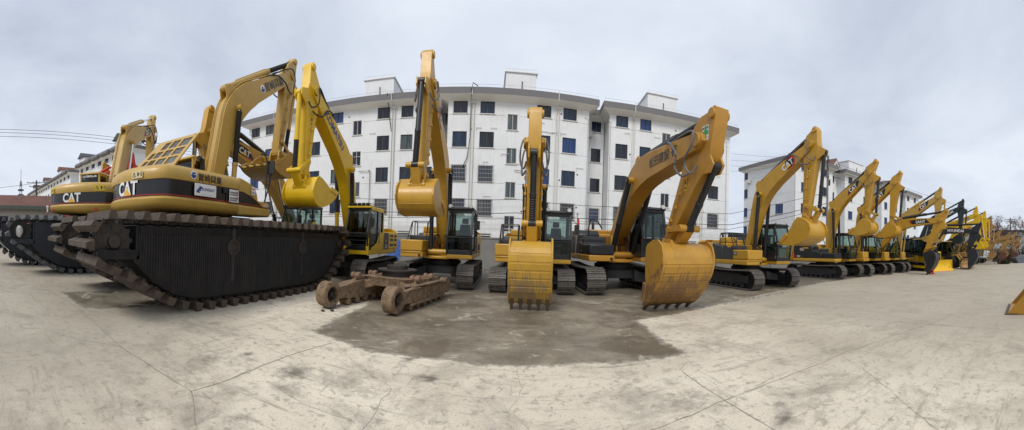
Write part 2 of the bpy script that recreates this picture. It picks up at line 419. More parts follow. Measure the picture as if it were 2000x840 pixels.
def bucket_part(root, S, beta, w=1.15, L=1.5, m=None, teeth=5, worn=None, ribs=0, toothm=None, sc=1.0):
    """bucket pinned at S; beta: direction of the teeth tips (deg in the arm's plane); bulge on beta+90"""
    m = m or CATY
    b = R(beta); cx, cz = S
    def P(u, v, y=0): return (cx + u * math.cos(b) - v * math.sin(b), y, cz + u * math.sin(b) + v * math.cos(b))
    k = L / 1.5 * sc
    prof = [(.06, .10), (.0, .38), (.02, .60), (.10, .77), (.25, .88), (.43, .91), (.62, .85), (.80, .745), (.97, .63), (1.13, .49), (1.27, .34), (1.39, .18), (1.45, .08)]
    prof = [(u * k, v * k) for u, v in prof]
    N = len(prof); hw = w / 2
    mb = MB(); mb.m = 0
    th = .035
    nrm = []
    for i in range(N):
        a = Vector(prof[max(i - 1, 0)]); c = Vector(prof[min(i + 1, N - 1)]); d = (c - a).normalized(); nrm.append((-d.y * -1 * -1, d.x * -1 * -1))
    # outward normal: left of travel for this winding
    outp = [(prof[i][0] - nrm[i][0] * -th, prof[i][1] - nrm[i][1] * -th) for i in range(N)]
    rings = []
    NY = 6
    vs = []; fs = []
    for i in range(N):
        for j in range(NY + 1):
            y = -hw + w * j / NY; vs.append(P(*outp[i], y))
    o2 = len(vs)
    for i in range(N):
        for j in range(NY + 1):
            y = -hw + w * j / NY; vs.append(P(*prof[i], y))
    q = NY + 1
    for i in range(N - 1):
        for j in range(NY):
            a = i * q + j
            fs.append((a, a + q, a + q + 1, a + 1)); fs.append((o2 + a, o2 + a + 1, o2 + a + q + 1, o2 + a + q))
    for i in range(N - 1):
        a = i * q; fs.append((a, o2 + a, o2 + a + q, a + q)); a = i * q + NY; fs.append((a, a + q, o2 + a + q, o2 + a))
    for j in range(NY):
        fs.append((j, j + 1, o2 + j + 1, o2 + j)); a = (N - 1) * q + j; fs.append((a, o2 + a, o2 + a + 1, a + 1))
    mb.add(vs, fs)
    # side plates with a swept front edge
    edge = [(1.41 * k, .03 * k), (1.15 * k, .10 * k), (.7 * k, .04 * k), (.35 * k, .0), (.10 * k, .02 * k)]
    bump = [0, .05, .10, .09, .04] + [.012] * (N - 5)
    side = [(prof[i][0] + nrm[i][0] * (th + bump[i]), prof[i][1] + nrm[i][1] * (th + bump[i])) for i in range(N)] + edge
    for s in (-1, 1):
        y0 = s * (hw - .03); y1 = s * (hw + .012)
        n = len(side); a = [P(u, v, y0) for u, v in side]; c = [P(u, v, y1) for u, v in side]
        mb.add(a + c, [tuple(range(n)), tuple(range(2 * n - 1, n - 1, -1))] + [(i, n + i, n + (i + 1) % n, (i + 1) % n) for i in range(n)])
        # side cutter and reinforcing rim
        for (u0, v0, u1, v1) in ((1.40, .02, .95, .05), ):
            mb.bar(P(u0 * k, v0 * k, s * (hw + .02)), P(u1 * k, (v1 + .02) * k, s * (hw + .02)), .05, .16 * k, up=P(-v1, 1, 0))
    # lip
    a0 = P(1.32 * k, .27 * k); a1 = P(1.48 * k, .0 * k)
    d = Vector(a1) - Vector(a0); up = Vector((-d.z, 0, d.x)).normalized()
    mb.obox((Vector(a0) + Vector(a1)) / 2, d / 2, (0, hw + .02, 0), up * .028)
    # reinforcing plate at the hinge, wear strips across the shell
    for i0, i1, hh in ([(0, 3, .02)] + [(4 + r_, 5 + r_, .018) for r_ in range(0, ribs * 1)]):
        a = Vector(P(*outp[min(i0, N - 2)])); c = Vector(P(*outp[min(i1, N - 1)])); d = c - a; up = Vector((-d.z, 0, d.x)).normalized()
        if hh == .02: mb.obox((a + c) / 2 - up * .0, d / 2 * .9, (0, hw * .96, 0), up * hh)
        else: mb.obox((a + c) / 2, d / 2 * .80, (0, hw + .015, 0), up * .011)
    # hinge ears
    for y in (-.20, .20):
        ear = [(-.10, -.06), (.0, -.13), (.12, -.06), (.34, .18), (.40, .34), (.10, .62), (-.02, .56), (-.12, .42)]
        ear = [(u * .95, v * .95) for u, v in ear]
        n = len(ear); a = [P(u, v, y - .025) for u, v in ear]; c = [P(u, v, y + .025) for u, v in ear]
        mb.add(a + c, [tuple(range(n)), tuple(range(2 * n - 1, n - 1, -1))] + [(i, n + i, n + (i + 1) % n, (i + 1) % n) for i in range(n)])
        for (u, v) in ((0, 0), (.0, .42)): mb.cyl(P(u, v, y - .05), P(u, v, y + .05), .085, n=14)
    mb.cyl(P(0, 0, -.27), P(0, 0, .27), .05, n=12); mb.cyl(P(0, .42, -.27), P(0, .42, .27), .05, n=12)
    bk = obj('bucket', mb, [m], root, bevel=.008, smooth=30)
    for i in range(teeth):
        y = -hw + .07 + (w - .14) * i / (teeth - 1)
        tb = MB()
        a = [P(1.42 * k, .19, y - .055), P(1.42 * k, .19, y + .055), P(1.33 * k, .12, y - .055), P(1.33 * k, .12, y + .055),
             P(1.66 * k, -.135, y - .035), P(1.66 * k, -.135, y + .035), P(1.635 * k, -.155, y - .035), P(1.635 * k, -.155, y + .035)]
        tb.hexa([a[0], a[1], a[2], a[3], a[4], a[5], a[6], a[7]])
        ux = (Vector(P(.55, -.83, 0)) - Vector(P(0, 0, 0))).normalized(); uz = (Vector(P(.83, .55, 0)) - Vector(P(0, 0, 0))).normalized()
        tb.obox(P(1.42 * k, .09, y), ux * .11, (0, .068, 0), uz * .06)
        obj('tooth', tb, toothm or GRIND if worn else m, bk, bevel=.006)
    return P, bk, outp, hw

def circ2(A, ra, B, rb, side):
    d = B - A; L = d.length
    L = max(min(L, ra + rb - 1e-3), abs(ra - rb) + 1e-3)
    a = (ra * ra - rb * rb + L * L) / (2 * L); h = math.sqrt(max(0, ra * ra - a * a))
    u = d.normalized(); n = Vector((-u.y, u.x))
    p1 = A + u * a + n * h; p2 = A + u * a - n * h
    return p1 if (p1 - A).dot(side) > (p2 - A).dot(side) else p2

def cyl_part(name, root, p0, p1, y, r, frac, m, boot=None, bootr=1.25, tip=True):
    p0 = Vector((p0[0], y, p0[1])); p1 = Vector((p1[0], y, p1[1])); d = p1 - p0
    mb = MB()
    e = p0 + d * frac
    mb.cyl(p0 + d.normalized() * .05, e, r, n=16)
    mb.cyl(p0 + Vector((0, -r * 1.1, 0)), p0 + Vector((0, r * 1.1, 0)), r * 1.25, n=16)
    mb.cyl(e - d.normalized() * .10, e, r * 1.14, n=16)
    mb.tube([p0 + d * .12 + Vector((0, 0, r * 1.3)), p0 + d * (frac - .05) + Vector((0, 0, r * 1.3)), p0 + d * (frac - .02) + Vector((0, 0, r * .8))], .018, 5)
    c = obj(name, mb, m, root, bevel=.006)
    rb = MB()
    rb.cyl(e, p1, r * .55, n=12); rb.m = 1
    rb.cyl(p1 + Vector((0, -r * 1.2, 0)), p1 + Vector((0, r * 1.2, 0)), r * 1.15, n=14)
    obj('rod', rb, [CHROME, m], c)
    if boot:
        bb = MB(); bb.boot(e - d.normalized() * .02, e + (p1 - e) * .93, r * bootr)
        obj('boot', bb, RUB, c, smooth=0 if False else 50)
    return c

def excavator(name, label, C, az, s=1., base=0., arm=None, st=None, group=None, far=False, tracks=True):
    st = dict(dict(body=CATY, boom=CATY, side=CATY, cab=BLACK, trim=BLACK, cyl=BLACK, cylb=BLACK, boots=True, bw=1.15, bL=1.5, bucket=None, glass=GLASS, kit='new',
                   gauge=2.38, tw=.6, teeth=5, ribs=2, worn=None, hoses=True, hw=.23, cylstick=None, rail=True), **(st or {}))
    root = thing(name, label, 'excavator', (C[0], C[1], base), az, s, group)
    if tracks: add_undercarriage(root, st['gauge'], st['tw'], far)
    if st['kit'] != 'rear': upper(root, st, far)
    F = Vector((.25, 1.75)); T = Vector(arm['tip']) / s; S = Vector(arm['S']) / s
    zoff = base / s
    T.y -= zoff; S.y -= zoff
    if 'foot' in arm: F = Vector(arm['foot'])
    # boom ------------------------------------------------
    D = T - F; p = Vector((-D.y, D.x)).normalized()
    if p.y < 0: p = -p
    B = F + D * arm.get('bf', .47) + p * arm.get('bo', 1.15)
    pts = [F, F + (B - F) * .38, F + (B - F) * .74]
    for i in range(1, 8):
        t = i / 8; a = F + (B - F) * .74; c = B + (T - B) * .30
        pts.append(a * (1 - t) ** 2 + B * 2 * t * (1 - t) + c * t * t)
    pts += [B + (T - B) * .30, B + (T - B) * .66, T]
    n = len(pts); up_ = []; lo = []
    for i, q in enumerate(pts):
        d = (pts[min(i + 1, n - 1)] - pts[max(i - 1, 0)]).normalized(); nn = Vector((-d.y, d.x))
        h = [.17, .26, .36, .39, .415, .43, .435, .43, .42, .41, .37, .28, .19][i]
        h *= arm.get('bh', 1.)
        up_.append(q + nn * h); lo.append(q - nn * h)
    hw = st['hw']
    dd = (pts[-1] - pts[-2]).normalized()
    tipr = [T + dd * .16 + Vector((-dd.y, dd.x)) * .1, T + dd * .2 - Vector((-dd.y, dd.x)) * .05]
    poly = [tuple(q) for q in lo] + [tuple(q) for q in reversed(tipr)] + [tuple(q) for q in reversed(up_)]
    dF = (pts[1] - pts[0]).normalized(); poly += [tuple(F - dF * .16 + Vector((-dF.y, dF.x)) * .08), tuple(F - dF * .16 - Vector((-dF.y, dF.x)) * .08)]
    mb = MB(); mb.prism(poly, -hw, hw)
    # flange lips, pin bosses, pipe clamps
    for q, rr in ((F, .14), (T, .15)):
        mb.cyl((q.x, -hw - .06, q.y), (q.x, hw + .06, q.y), rr, n=18)
    BC = pts[5]
    mb.cyl((BC.x, -hw - .17, BC.y), (BC.x, hw + .17, BC.y), .10, n=16)
    M = pts[9]; nM = (up_[9] - M).normalized()
    SC0 = up_[6] + (up_[6] - pts[6]).normalized() * .20
    q6 = pts[6]; d6 = (pts[7] - pts[5]).normalized()
    for y in (-.13, .13):
        e = [SC0 + d6 * -.35 - Vector((-d6.y, d6.x)) * .24, SC0 + d6 * .35 - Vector((-d6.y, d6.x)) * .26, SC0 + d6 * .1 + Vector((-d6.y, d6.x)) * .08, SC0 - d6 * .1 + Vector((-d6.y, d6.x)) * .08]
        mb.prism([tuple(x) for x in e], y - .02, y + .02)
    boom = obj('boom', mb, st['boom'], root, bevel=.012, smooth=30)
    # boom-top hydraulic pipes
    if not far:
        for y in (-.12, .0, .12) if st['kit'] == 'old' else (-.15, .15):
            hb = MB(); hb.tube([(u.x, y, u.y) for u in [F + dF * .5 + (up_[1] - pts[1])] + [up_[i] + (up_[i] - pts[i]).normalized() * .05 for i in range(2, n - 1)]], .022, 6)
            obj('hydraulic_pipe', hb, st['boom'], boom)
        fh = MB()
        for k, y in enumerate((-.16, -.1, .1, .16)):
            e = F + dF * .5 + (up_[1] - pts[1])
            fh.tube([(.95, y * 1.6, 1.30), (.85, y * 1.5, 1.75), (.55, y * 1.3, 1.95), (.30, y, 1.75), (.28, y, 1.35)], .022, 6, sub=5)
        obj('boom_foot_hose', fh, RUB, root)
    # stick -----------------------------------------------
    d = (S - T).normalized(); nn = Vector((-d.y, d.x))
    if nn.x < 0: nn = -nn                                    # nn: side facing away from the machine
    if 'n' in arm: nn = nn * arm['n']
    tl = arm.get('tail', .72)
    Q = T - d * tl + nn * arm.get('tn', .06)
    sl = (S - T).length
    sw = arm.get('sw', 1.1)
    sp = [Q - nn * .13 + d * .0, Q - d * .15 - nn * .06, Q - d * .16 + nn * .04, Q + nn * .14, T - d * .15 + nn * .27 * sw, T + d * .15 + nn * .36 * sw, T + d * .40 + nn * .36 * sw, T + d * .9 + nn * .27 * sw,
          S - d * .25 + nn * .14, S + nn * .13 + d * .02, S + d * .13 + nn * .03, S + d * .13 - nn * .06, S - nn * .13, T + d * 1.0 - nn * .24 * sw, T + d * .4 - nn * .36 * sw, T - d * .05 - nn * .36 * sw, T - d * .4 - nn * .26 * sw]
    sh = .165
    mb = MB(); mb.prism([tuple(q) for q in sp], -sh, sh)
    for q, rr, e in ((Q, .11, .05), (T, .15, .12), (S, .12, .06)):
        mb.cyl((q.x, -sh - e, q.y), (q.x, sh + e, q.y), rr, n=18)
    BC0 = T + d * .30 + nn * .60
    for y in (-.13, .13):
        e = [T + d * .05 + nn * .34, T + d * .70 + nn * .26, BC0 + d * .12 + nn * .08, BC0 - d * .1 + nn * .09]
        mb.prism([tuple(x) for x in e], y - .025, y + .025)
    stick = obj('stick', mb, st['boom'], root, bevel=.012, smooth=30)
    if not far:
        cl = MB()
        for k in range(4):
            e = T + d * (.9 + k * (sl - 1.5) / 3.2) - nn * .02
            for y in (-1, 1): cl.box(e.x - .04, e.x + .04, y * (sh + .06) - .03, y * (sh + .06) + .03, e.y - .04, e.y + .04)
        e0 = T + d * .5 - nn * .04; e1 = T + d * (sl - .5) - nn * .02
        for y in (-1, 1): cl.tube([(e0.x, y * (sh + .05), e0.y), (e1.x, y * (sh + .05), e1.y)], .018, 6)
        obj('stick_pipe', cl, st['boom'], stick)
    # cylinders
    cyl_part('boom_cylinder', root, (.92, 1.28), BC, -hw - .12, .085, .46, st['cylb'], boot=st['boots'], bootr=1.12)
    cyl_part('boom_cylinder', root, (.92, 1.28), BC, hw + .12, .085, .46, st['cylb'], boot=st['boots'], bootr=1.12)
    cyl_part('stick_cylinder', root, SC0, Q, 0, .095, .58, st['cylstick'] or st['cylb'], boot=st.get('sboot', True), bootr=.95)
    beta = arm['beta']; b = R(beta)
    P2 = S + Vector((-math.sin(b), math.cos(b))) * .42
    A = S - d * .42
    Lk = circ2(A, .62, P2, .58, nn + d * -.2)
    cyl_part('bucket_cylinder', root, BC0, Lk, 0, .08, .62, st['cyl'], boot=st.get('bboot', st['boots']), bootr=1.15)
    lk = MB()
    for y in (-.21, .21): lk.bar((A.x, y, A.y), (Lk.x, y, Lk.y), .045, .13, up=(0, 1, 0)) if False else lk.obox(((A.x + Lk.x) / 2, y, (A.y + Lk.y) / 2), ((Lk.x - A.x) / 2, 0, (Lk.y - A.y) / 2), (0, .025, 0), (Vector((-(Lk.y - A.y), 0, Lk.x - A.x)).normalized() * .07))
    lk.obox(((P2.x + Lk.x) / 2, 0, (P2.y + Lk.y) / 2), ((Lk.x - P2.x) / 2, 0, (Lk.y - P2.y) / 2), (0, .13, 0), (Vector((-(Lk.y - P2.y), 0, Lk.x - P2.x)).normalized() * .075))
    for q, e in ((A, .25), (Lk, .27), (P2, .2)): lk.cyl((q.x, -e, q.y), (q.x, e, q.y), .085, n=14)
    obj('bucket_linkage', lk, st['boom'], root, bevel=.008)
    bucket_part(root, S, beta, st['bw'], st['bL'], st['bucket'] or st['boom'], st['teeth'], st['worn'], st['ribs'])
    if st['hoses'] and not far:
        for y in (-1, 1):
            hs = MB(); yy = y * (hw + .06)
            a = up_[9]; t1 = T + d * .45
            q0 = up_[10].lerp(up_[11], .7); q1 = pts[11].lerp(pts[12], .4); e1 = T + d * .72 + nn * .02; lo_ = T + d * .55 - (T - pts[11]).normalized() * .42
            hs.tube([(q0.x, y * .17, q0.y + .04), ((q0.x + q1.x) / 2, yy, (q0.y + q1.y) / 2 + .1), (q1.x, yy + y * .05, q1.y - .12), (lo_.x, yy + y * .06, lo_.y), (e1.x - .06, yy + y * .02, e1.y - .1), (e1.x + .05, y * (sh + .05), e1.y)], .026, 7, sub=6)
            e2 = T + d * .62 + nn * .22; q2 = T - d * .05 - nn * .15
            hs.tube([(q0.x + .08, y * .13, q0.y + .05), (q2.x - .1, yy - y * .02, q2.y + .12), (q2.x + .12, yy + y * .08, q2.y - .22), ((T + d * .5).x, yy + y * .08, (T + d * .5).y), (e2.x, yy - y * .02, e2.y - .05), (e2.x + .1, y * (sh + .04), e2.y + .12)], .024, 7, sub=6)
            obj('hydraulic_hose', hs, HOSE if st.get('ghose', 1) else RUB, boom)
    if not far:
        for y in (-1, 1):
            wp = T + d * 1.05; mbs = MB(); mp_ = plane_map((wp.x, y * sh, wp.y), (-y, 0, 0), (0, 0, 1))
            rectd(mbs, mp_, -.05, .05, -.13, .13, .004); mbs.m = 1; rectd(mbs, mp_, -.03, .03, .02, .09, .006); rectd(mbs, mp_, -.03, .03, -.09, -.05, .006)
            obj('warning_sticker', mbs, [WARNY, BDEC], stick, smooth=0)
    def bpm(side, f=.0, off=0):
        d2 = (T - pts[10]).normalized(); c = pts[10] * (1 - .38 - f) + T * (.38 + f); n2 = Vector((-d2.y, d2.x))
        c = c + n2 * off
        if side < 0: return plane_map((c.x, -hw, c.y), (d2.x, 0, d2.y), (n2.x, 0, n2.y))
        return plane_map((c.x, hw, c.y), (-d2.x, 0, -d2.y), (n2.x, 0, n2.y))
    def spm(side, f, off=0.):
        c = T + d * sl * f + nn * off
        if side < 0: return plane_map((c.x, -sh, c.y), (1, 0, 0), (0, 0, 1))
        return plane_map((c.x, sh, c.y), (-1, 0, 0), (0, 0, 1))
    return dict(root=root, boom=boom, stick=stick, bpm=bpm, spm=spm, T=T, S=S, d=d, nn=nn, Q=Q, sh=sh, hw=hw, B=B, F=F)

def cab_part(root, st, y0=.40, y1=1.37, x0=-.08, z0=1.22, far=False):
    fm = st['cab']; kom = st['kit'] == 'kom'
    zb = 1.92
    fb, fk, ft = 1.66, 1.76, 1.47      # front x at floor, knee, top
    zt = 2.90
    mb = MB()
    # floor box, posts, roof
    mb.plan([(x0, y0), (fb, y0), (fb, y1), (x0, y1)], z0, z0 + .12)
    pw = .075
    def post(xa, za, xb, zb_, y): mb.bar((xa, y, za), (xb, y, zb_), pw, .07, up=(1, 0, 0))
    for y in (y0 + .035, y1 - .035):
        post(fb - .03, z0, fk - .03, zb, y); post(fk - .03, zb, ft - .02, zt, y)
        post(x0 + .04, z0, x0 + .04, zt, y); post(.62, z0 + .1, .60, zt, y)
        mb.bar((x0, y, zb - .02), (.6, y, zb - .02), pw * .9, .06)
        mb.bar((x0, y, zt - .03), (ft, y, zt - .03), pw, .09)
    mb.bar((fb - .03, y0, z0 + .10), (fb - .03, y1, z0 + .10), .07, .16); mb.bar((ft, y0, zt - .05), (ft, y1, zt - .05), .07, .1)
    mb.bar((fk - .02, y0, zb - .06), (fk - .02, y1, zb - .06), .05, .045)
    mb.bar((x0 + .04, y0, zb), (x0 + .04, y1, zb), .06, .07)
    # lower rear and side skins
    mb.box(x0, x0 + .04, y0, y1, z0, zb); mb.box(x0, .6, y1 - .03, y1 - .003, z0, zb - .05)
    mb.box(x0, fb - .1, y0 + .003, y0 + .03, z0, zb - .25)
    cab = obj('cab', mb, fm, root, bevel=.012)
    rf = MB()
    rf.loft([[(x, y, z) for x, y in ((x0 - .02 + i, y0 - .02 + i), (ft + .10 - i, y0 - .02 + i), (ft + .10 - i, y1 + .02 - i), (x0 - .02 + i, y1 + .02 - i))] for z, i in ((zt - .01, 0), (zt + .05, .0), (zt + .09, .06))])
    obj('roof', rf, st['trim'] if not kom else KOMY, cab, bevel=.02)
    def quad(nm, q, m):
        b = MB(); n = (Vector(q[1]) - Vector(q[0])).cross(Vector(q[3]) - Vector(q[0])).normalized() * .008
        b.hexa([Vector(q[0]), Vector(q[1]), Vector(q[3]), Vector(q[2]), Vector(q[0]) + n, Vector(q[1]) + n, Vector(q[3]) + n, Vector(q[2]) + n])
        obj(nm, b, m, cab, smooth=0)
    g = st['glass']; e = .075
    quad('windscreen', [(fk - .02, y0 + e, zb), (fk - .02, y1 - e, zb), (ft - .01, y1 - e, zt - .08), (ft - .01, y0 + e, zt - .08)], g)
    quad('lower_windscreen', [(fb - .02, y0 + e, z0 + .18), (fb - .02, y1 - e, z0 + .18), (fk - .02, y1 - e, zb - .08), (fk - .02, y0 + e, zb - .08)], g)
    for nm, y in (('side_window', y0 + .02), ('door_window', y1 - .03)):
        quad(nm, [(.67, y, z0 + .2), (fb - .08, y, z0 + .2), (fk - .08, y, zb), (.67, y, zb)], g)
        quad(nm, [(.67, y, zb), (fk - .08, y, zb), (ft - .08, y, zt - .08), (.67, y, zt - .08)], g)
        quad(nm, [(x0 + .1, y, zb + .03), (.56, y, zb + .03), (.56, y, zt - .08), (x0 + .1, y, zt - .08)], g)
    quad('rear_window', [(x0 + .03, y0 + e, zb + .05), (x0 + .03, y1 - e, zb + .05), (x0 + .03, y1 - e, zt - .1), (x0 + .03, y0 + e, zt - .1)], g)
    if far: return cab
    sb = MB(); yc = (y0 + y1) / 2
    sb.box(.25, .80, yc - .26, yc + .26, 1.65, 1.80)
    sb.hexa([(.16, yc - .24, 1.78), (.32, yc - .24, 1.78), (.16, yc + .24, 1.78), (.32, yc + .24, 1.78), (.02, yc - .20, 2.42), (.14, yc - .20, 2.42), (.02, yc + .20, 2.42), (.14, yc + .20, 2.42)])
    sb.box(.0, .12, yc - .13, yc + .13, 2.45, 2.66); sb.box(.3, .75, yc - .36, yc - .27, 1.8, 1.93); sb.box(.3, .75, yc + .27, yc + .36, 1.8, 1.93)
    sb.box(.35, .7, yc - .2, yc + .2, 1.3, 1.65)
    obj('seat', sb, SEATM, cab, bevel=.03)
    cb = MB()
    for y in (yc - .32, yc + .32): cb.tube([(.95, y, 1.35), (.9, y, 1.85), (.86, y, 2.02)], .025)
    for y in (yc - .1, yc + .1): cb.tube([(1.3, y, 1.34), (1.22, y, 1.75)], .018)
    cb.box(1.15, 1.35, y0 + .08, y0 + .25, 1.34, 2.05)
    obj('controls', cb, RUB, cab)
    if kom:
        gb = MB()
        for z in (1.45, 1.62, 1.78, 1.9): gb.tube([(fk + .03, y0 + .03, z), (fk + .05, y1 - .03, z)], .013, 5)
        obj('front_rail', gb, BLACK, cab)
        lb = MB(); lb.box(ft - .9, ft + .0, y0 + .05, y1 - .05, zt + .09, zt + .12)
        for k in range(5):
            y = y0 + .12 + k * .18; lb.box(ft - .02, ft + .10, y - .06, y + .06, zt + .10, zt + .19)
        lb.tube([(ft + .1, y0, zt + .14), (ft + .1, y1, zt + .14)], .015); lb.tube([(ft - .9, y0 + .03, zt + .17), (ft + .05, y0 + .03, zt + .17)], .015); lb.tube([(ft - .9, y1 - .03, zt + .17), (ft + .05, y1 - .03, zt + .17)], .015)
        obj('roof_light_bar', lb, BLKM, cab, bevel=.01)
        db = MB()
        db.prism([(x0 + .0, z0 + .0), (fb - .25, z0 + .0), (fb - .35, z0 + .12), (.75, z0 + .30), (.35, z0 + .75), (x0, z0 + .75)], y1 + .0, y1 + .02)
        db.box(x0, x0 + .10, y1, y1 + .02, z0, zt - .02); db.box(x0, ft, y1, y1 + .02, zt - .09, zt + .02)
        db.box(fb - .02, fb + .03, y1 - .09, y1 + .02, z0, z0 + .5); db.box(fb - .02, fb + .03, y0, y0 + .08, z0 + .1, z0 + .45)
        obj('door_trim', db, KOMY, cab, bevel=.01)
        bb = MB(); bb.prism([(x0 + .1, zb - .1), (.62, zb - .3), (.62, zt - .1), (x0 + .1, zt - .1)], y1 + .0, y1 + .008)
    else:
        for y in (y0 + .10, y1 - .10):
            lb = MB(); lb.cyl((ft + .02, y, zt + .12), (ft + .12, y, zt + .12), .07, n=14)
            obj('work_light', lb, LAMP, cab)
    mr = MB(); mr.tube([(fb, y1, 2.0), (fb + .14, y1 + .16, 2.15), (fb + .14, y1 + .16, 2.5), (ft + .15, y1, 2.65)], .014, 5, sub=3)
    mr.box(fb + .09, fb + .14, y1 + .08, y1 + .26, 2.15, 2.48)
    obj('mirror', mr, BLKM, cab, bevel=.01)
    hr = MB(); hr.tube([(fk - .05, y1 + .02, 1.45), (fk - .02, y1 + .07, 1.5), (fk + .0, y1 + .07, 2.2), (fk - .1, y1 + .02, 2.25)], .015, 6)
    obj('grab_rail', hr, BLKM, cab); hr = MB()
    hr.tube([(.58, y1 + .0, 1.5), (.58, y1 + .06, 1.55), (.58, y1 + .06, 2.1), (.58, y1, 2.15)], .014, 6)
    obj('grab_rail', hr, BLKM, cab)
    return cab

def rear_arc(Rr=2.75, yh=1.38, rc=.28, xf=-1.7, n=11):
    """plan outline of a counterweight: round rear, rounded corners; runs +y side to -y side round the rear"""
    a1 = math.asin((yh - rc * .6) / Rr)
    arc = [(-Rr * math.cos(a1 - 2 * a1 * i / n), Rr * math.sin(a1 - 2 * a1 * i / n)) for i in range(n + 1)]
    e = arc[0]; left = [(xf, yh), (e[0] + rc * 1.15, yh), (e[0] + rc * .5, yh - rc * .13), (e[0] + rc * .12, yh - rc * .38)]
    return left + arc[1:-1] + [(x, -y) for x, y in reversed(left)]
def shrink(poly, i, cx=-.6): return [(x + (i if x < cx - .9 else 0) * (1 if True else 0), y * (1 - i / 1.38)) for x, y in poly]
def upper(root, st, far=False):
    bm = st['body']; sm = st['side']
    # platform with the yellow skirt
    mb = MB()
    mb.box(-1.7, 1.62, -1.38, -.50, 1.06, 1.26); mb.box(-1.7, 1.66, .42, 1.38, 1.06, 1.24); mb.box(-1.7, .55, -.50, .42, 1.0, 1.26)
    mb.box(.55, 1.05, -.50, .42, 1.0, 1.12)
    plat = obj('platform', mb, bm, root, bevel=.03)
    mb = MB(); mb.box(-.2, .72, -.36, -.29, 1.2, 1.95); mb.box(-.2, .72, .29, .36, 1.2, 1.95); mb.cyl((.92, -.45, 1.28), (.92, .45, 1.28), .11)
    obj('boom_bracket', mb, bm, root, bevel=.015)
    # counterweight
    ol = rear_arc()
    mb = MB(); mb.loft([[(x, y, z) for x, y in shrink(ol, i)] for z, i in ((1.02, .14), (1.10, .02), (1.16, 0), (2.0, 0), (2.12, .03), (2.20, .14))][::1])
    cw = obj('counterweight', mb, bm, root, bevel=0, smooth=40)
    # engine hood
    mb = MB(); mb.box(-1.72, -.35, -.95, .95, 2.02, 2.20); mb.box(-1.75, -.30, -1.0, 1.0, 1.2, 2.05)
    obj('engine_hood', mb, bm, root, bevel=.05)
    if far:
        obj('side_panel', MB().box(-1.72, -.25, 1.0, 1.375, 1.26, 2.05), sm, root, bevel=.05); obj('side_panel', MB().box(-1.72, -.25, -1.375, -1.0, 1.26, 2.05), sm, root, bevel=.05)
        obj('toolbox', MB().box(-.25, 1.55, -1.36, -.52, 1.26, 1.72), sm, root, bevel=.05)
        cab_part(root, st, far=True); return
    if st['kit'] in ('new', 'dark'):
        mb = MB()
        if st['kit'] == 'new':
            mb.box(-1.72, -1.0, -1.375, -1.0, 1.26, 2.06)
            obj('side_door', mb, bm, root, bevel=.05)
            mb = MB(); mb.prism([(-1.0, 1.26), (-.2, 1.26), (-.2, 1.9), (-.75, 1.95), (-.98, 2.06)], -1.36, -1.0)
            obj('side_step_panel', mb, GREYP, root, bevel=.03)
            mb = MB(); mb.box(-.85, -.3, -1.0, -.3, 2.05, 2.32)
            obj('filter_cover', mb, bm, root, bevel=.05)
        else:
            mb = MB(); mb.prism([(-1.72, 1.5), (-1.72, 2.02), (-1.5, 2.16), (-.35, 2.16), (-.15, 2.0), (-.15, 1.5)], -1.375, -.55)
            mb.prism([(-.6, 1.27), (.60, 1.27), (.60, 1.62), (.2, 1.72), (-.6, 1.75)], -1.377, -.52)
            mb.prism([(-1.72, 1.27), (-.6, 1.27), (-.6, 1.6), (-1.72, 1.6)], -1.373, -.9)
            obj('side_hood', mb, BLACK, root, bevel=.05)
            mb = MB(); mb.box(-.95, -.45, -1.40, -1.30, 1.88, 1.96)
            obj('hood_handle', mb, bm, root, bevel=.02)
            mb = MB(); mb.tube([(-.1, -1.0, 1.9), (-.05, -1.0, 2.35), (.1, -.95, 2.55), (.3, -.8, 2.5), (.35, -.6, 2.2)], .025, 7, sub=5)
            obj('handrail', mb, BLACK, root)
        mb = MB(); mb.box(-1.72, -.25, 1.0, 1.375, 1.26, 2.05)
        obj('side_door', mb, bm, root, bevel=.05)
        mb = MB()
        for k in range(5): mb.box(-1.5 + k * .18, -1.38 + k * .18, 1.37, 1.383, 1.35, 1.62)
        obj('side_vent', mb, BLKM, root)
        # toolbox / fuel tank at the front right with the steps behind it
        mb = MB()
        if st['kit'] == 'new':
            mb.box(.62, 1.66, -1.385, -.50, 1.29, 1.72); mb.box(.55, 1.64, -1.37, -.52, 1.2, 1.3)
        else: mb.box(.63, 1.60, -1.37, -.52, 1.27, 1.62)
        tb = obj('toolbox', mb, bm if st['kit'] == 'new' else BLACK, root, bevel=.04)
        mb = MB(); mb.cyl((1.64, -.62, 1.15), (1.675, -.62, 1.15), .045, n=12); obj('socket_cap', mb, BLKM, plat)
        mb = MB(); mb.box(-.22, .60, -1.34, -.52, 1.28, 1.80); mb.box(.42, .60, -1.34, -.52, 1.7, 1.90)
        for k in range(8): mb.box(.605, .62, -1.30 + k * .1, -1.26 + k * .1, 1.72, 1.88)
        for k in range(7): mb.box(-.15 + k * .11, -.1 + k * .11, -1.34, -.55, 1.80, 1.83)
        obj('step_deck', mb, GREYP, root, bevel=.02)
        if st['rail']:
            mb = MB()
            for y in (-1.30, -.62):
                mb.tube([(1.0 if y < -1 else .62, y, 1.72), (.45, y, 2.42), (.30, y, 2.50), (-.35, y, 2.50), (-.45, y, 2.40), (-.45, y, 1.9)], .022, 7)
                mb.tube([(.58, y, 1.85), (.35, y, 2.44)], .02, 6); mb.tube([(-.02, y, 1.8), (-.02, y, 2.5)], .02, 6)
            mb.tube([(-.42, -1.30, 2.48), (-.42, -.62, 2.48)], .02, 6); mb.tube([(.30, -1.30, 2.5), (.30, -.62, 2.5)], .02, 6)
            obj('handrail', mb, BLACK, root)
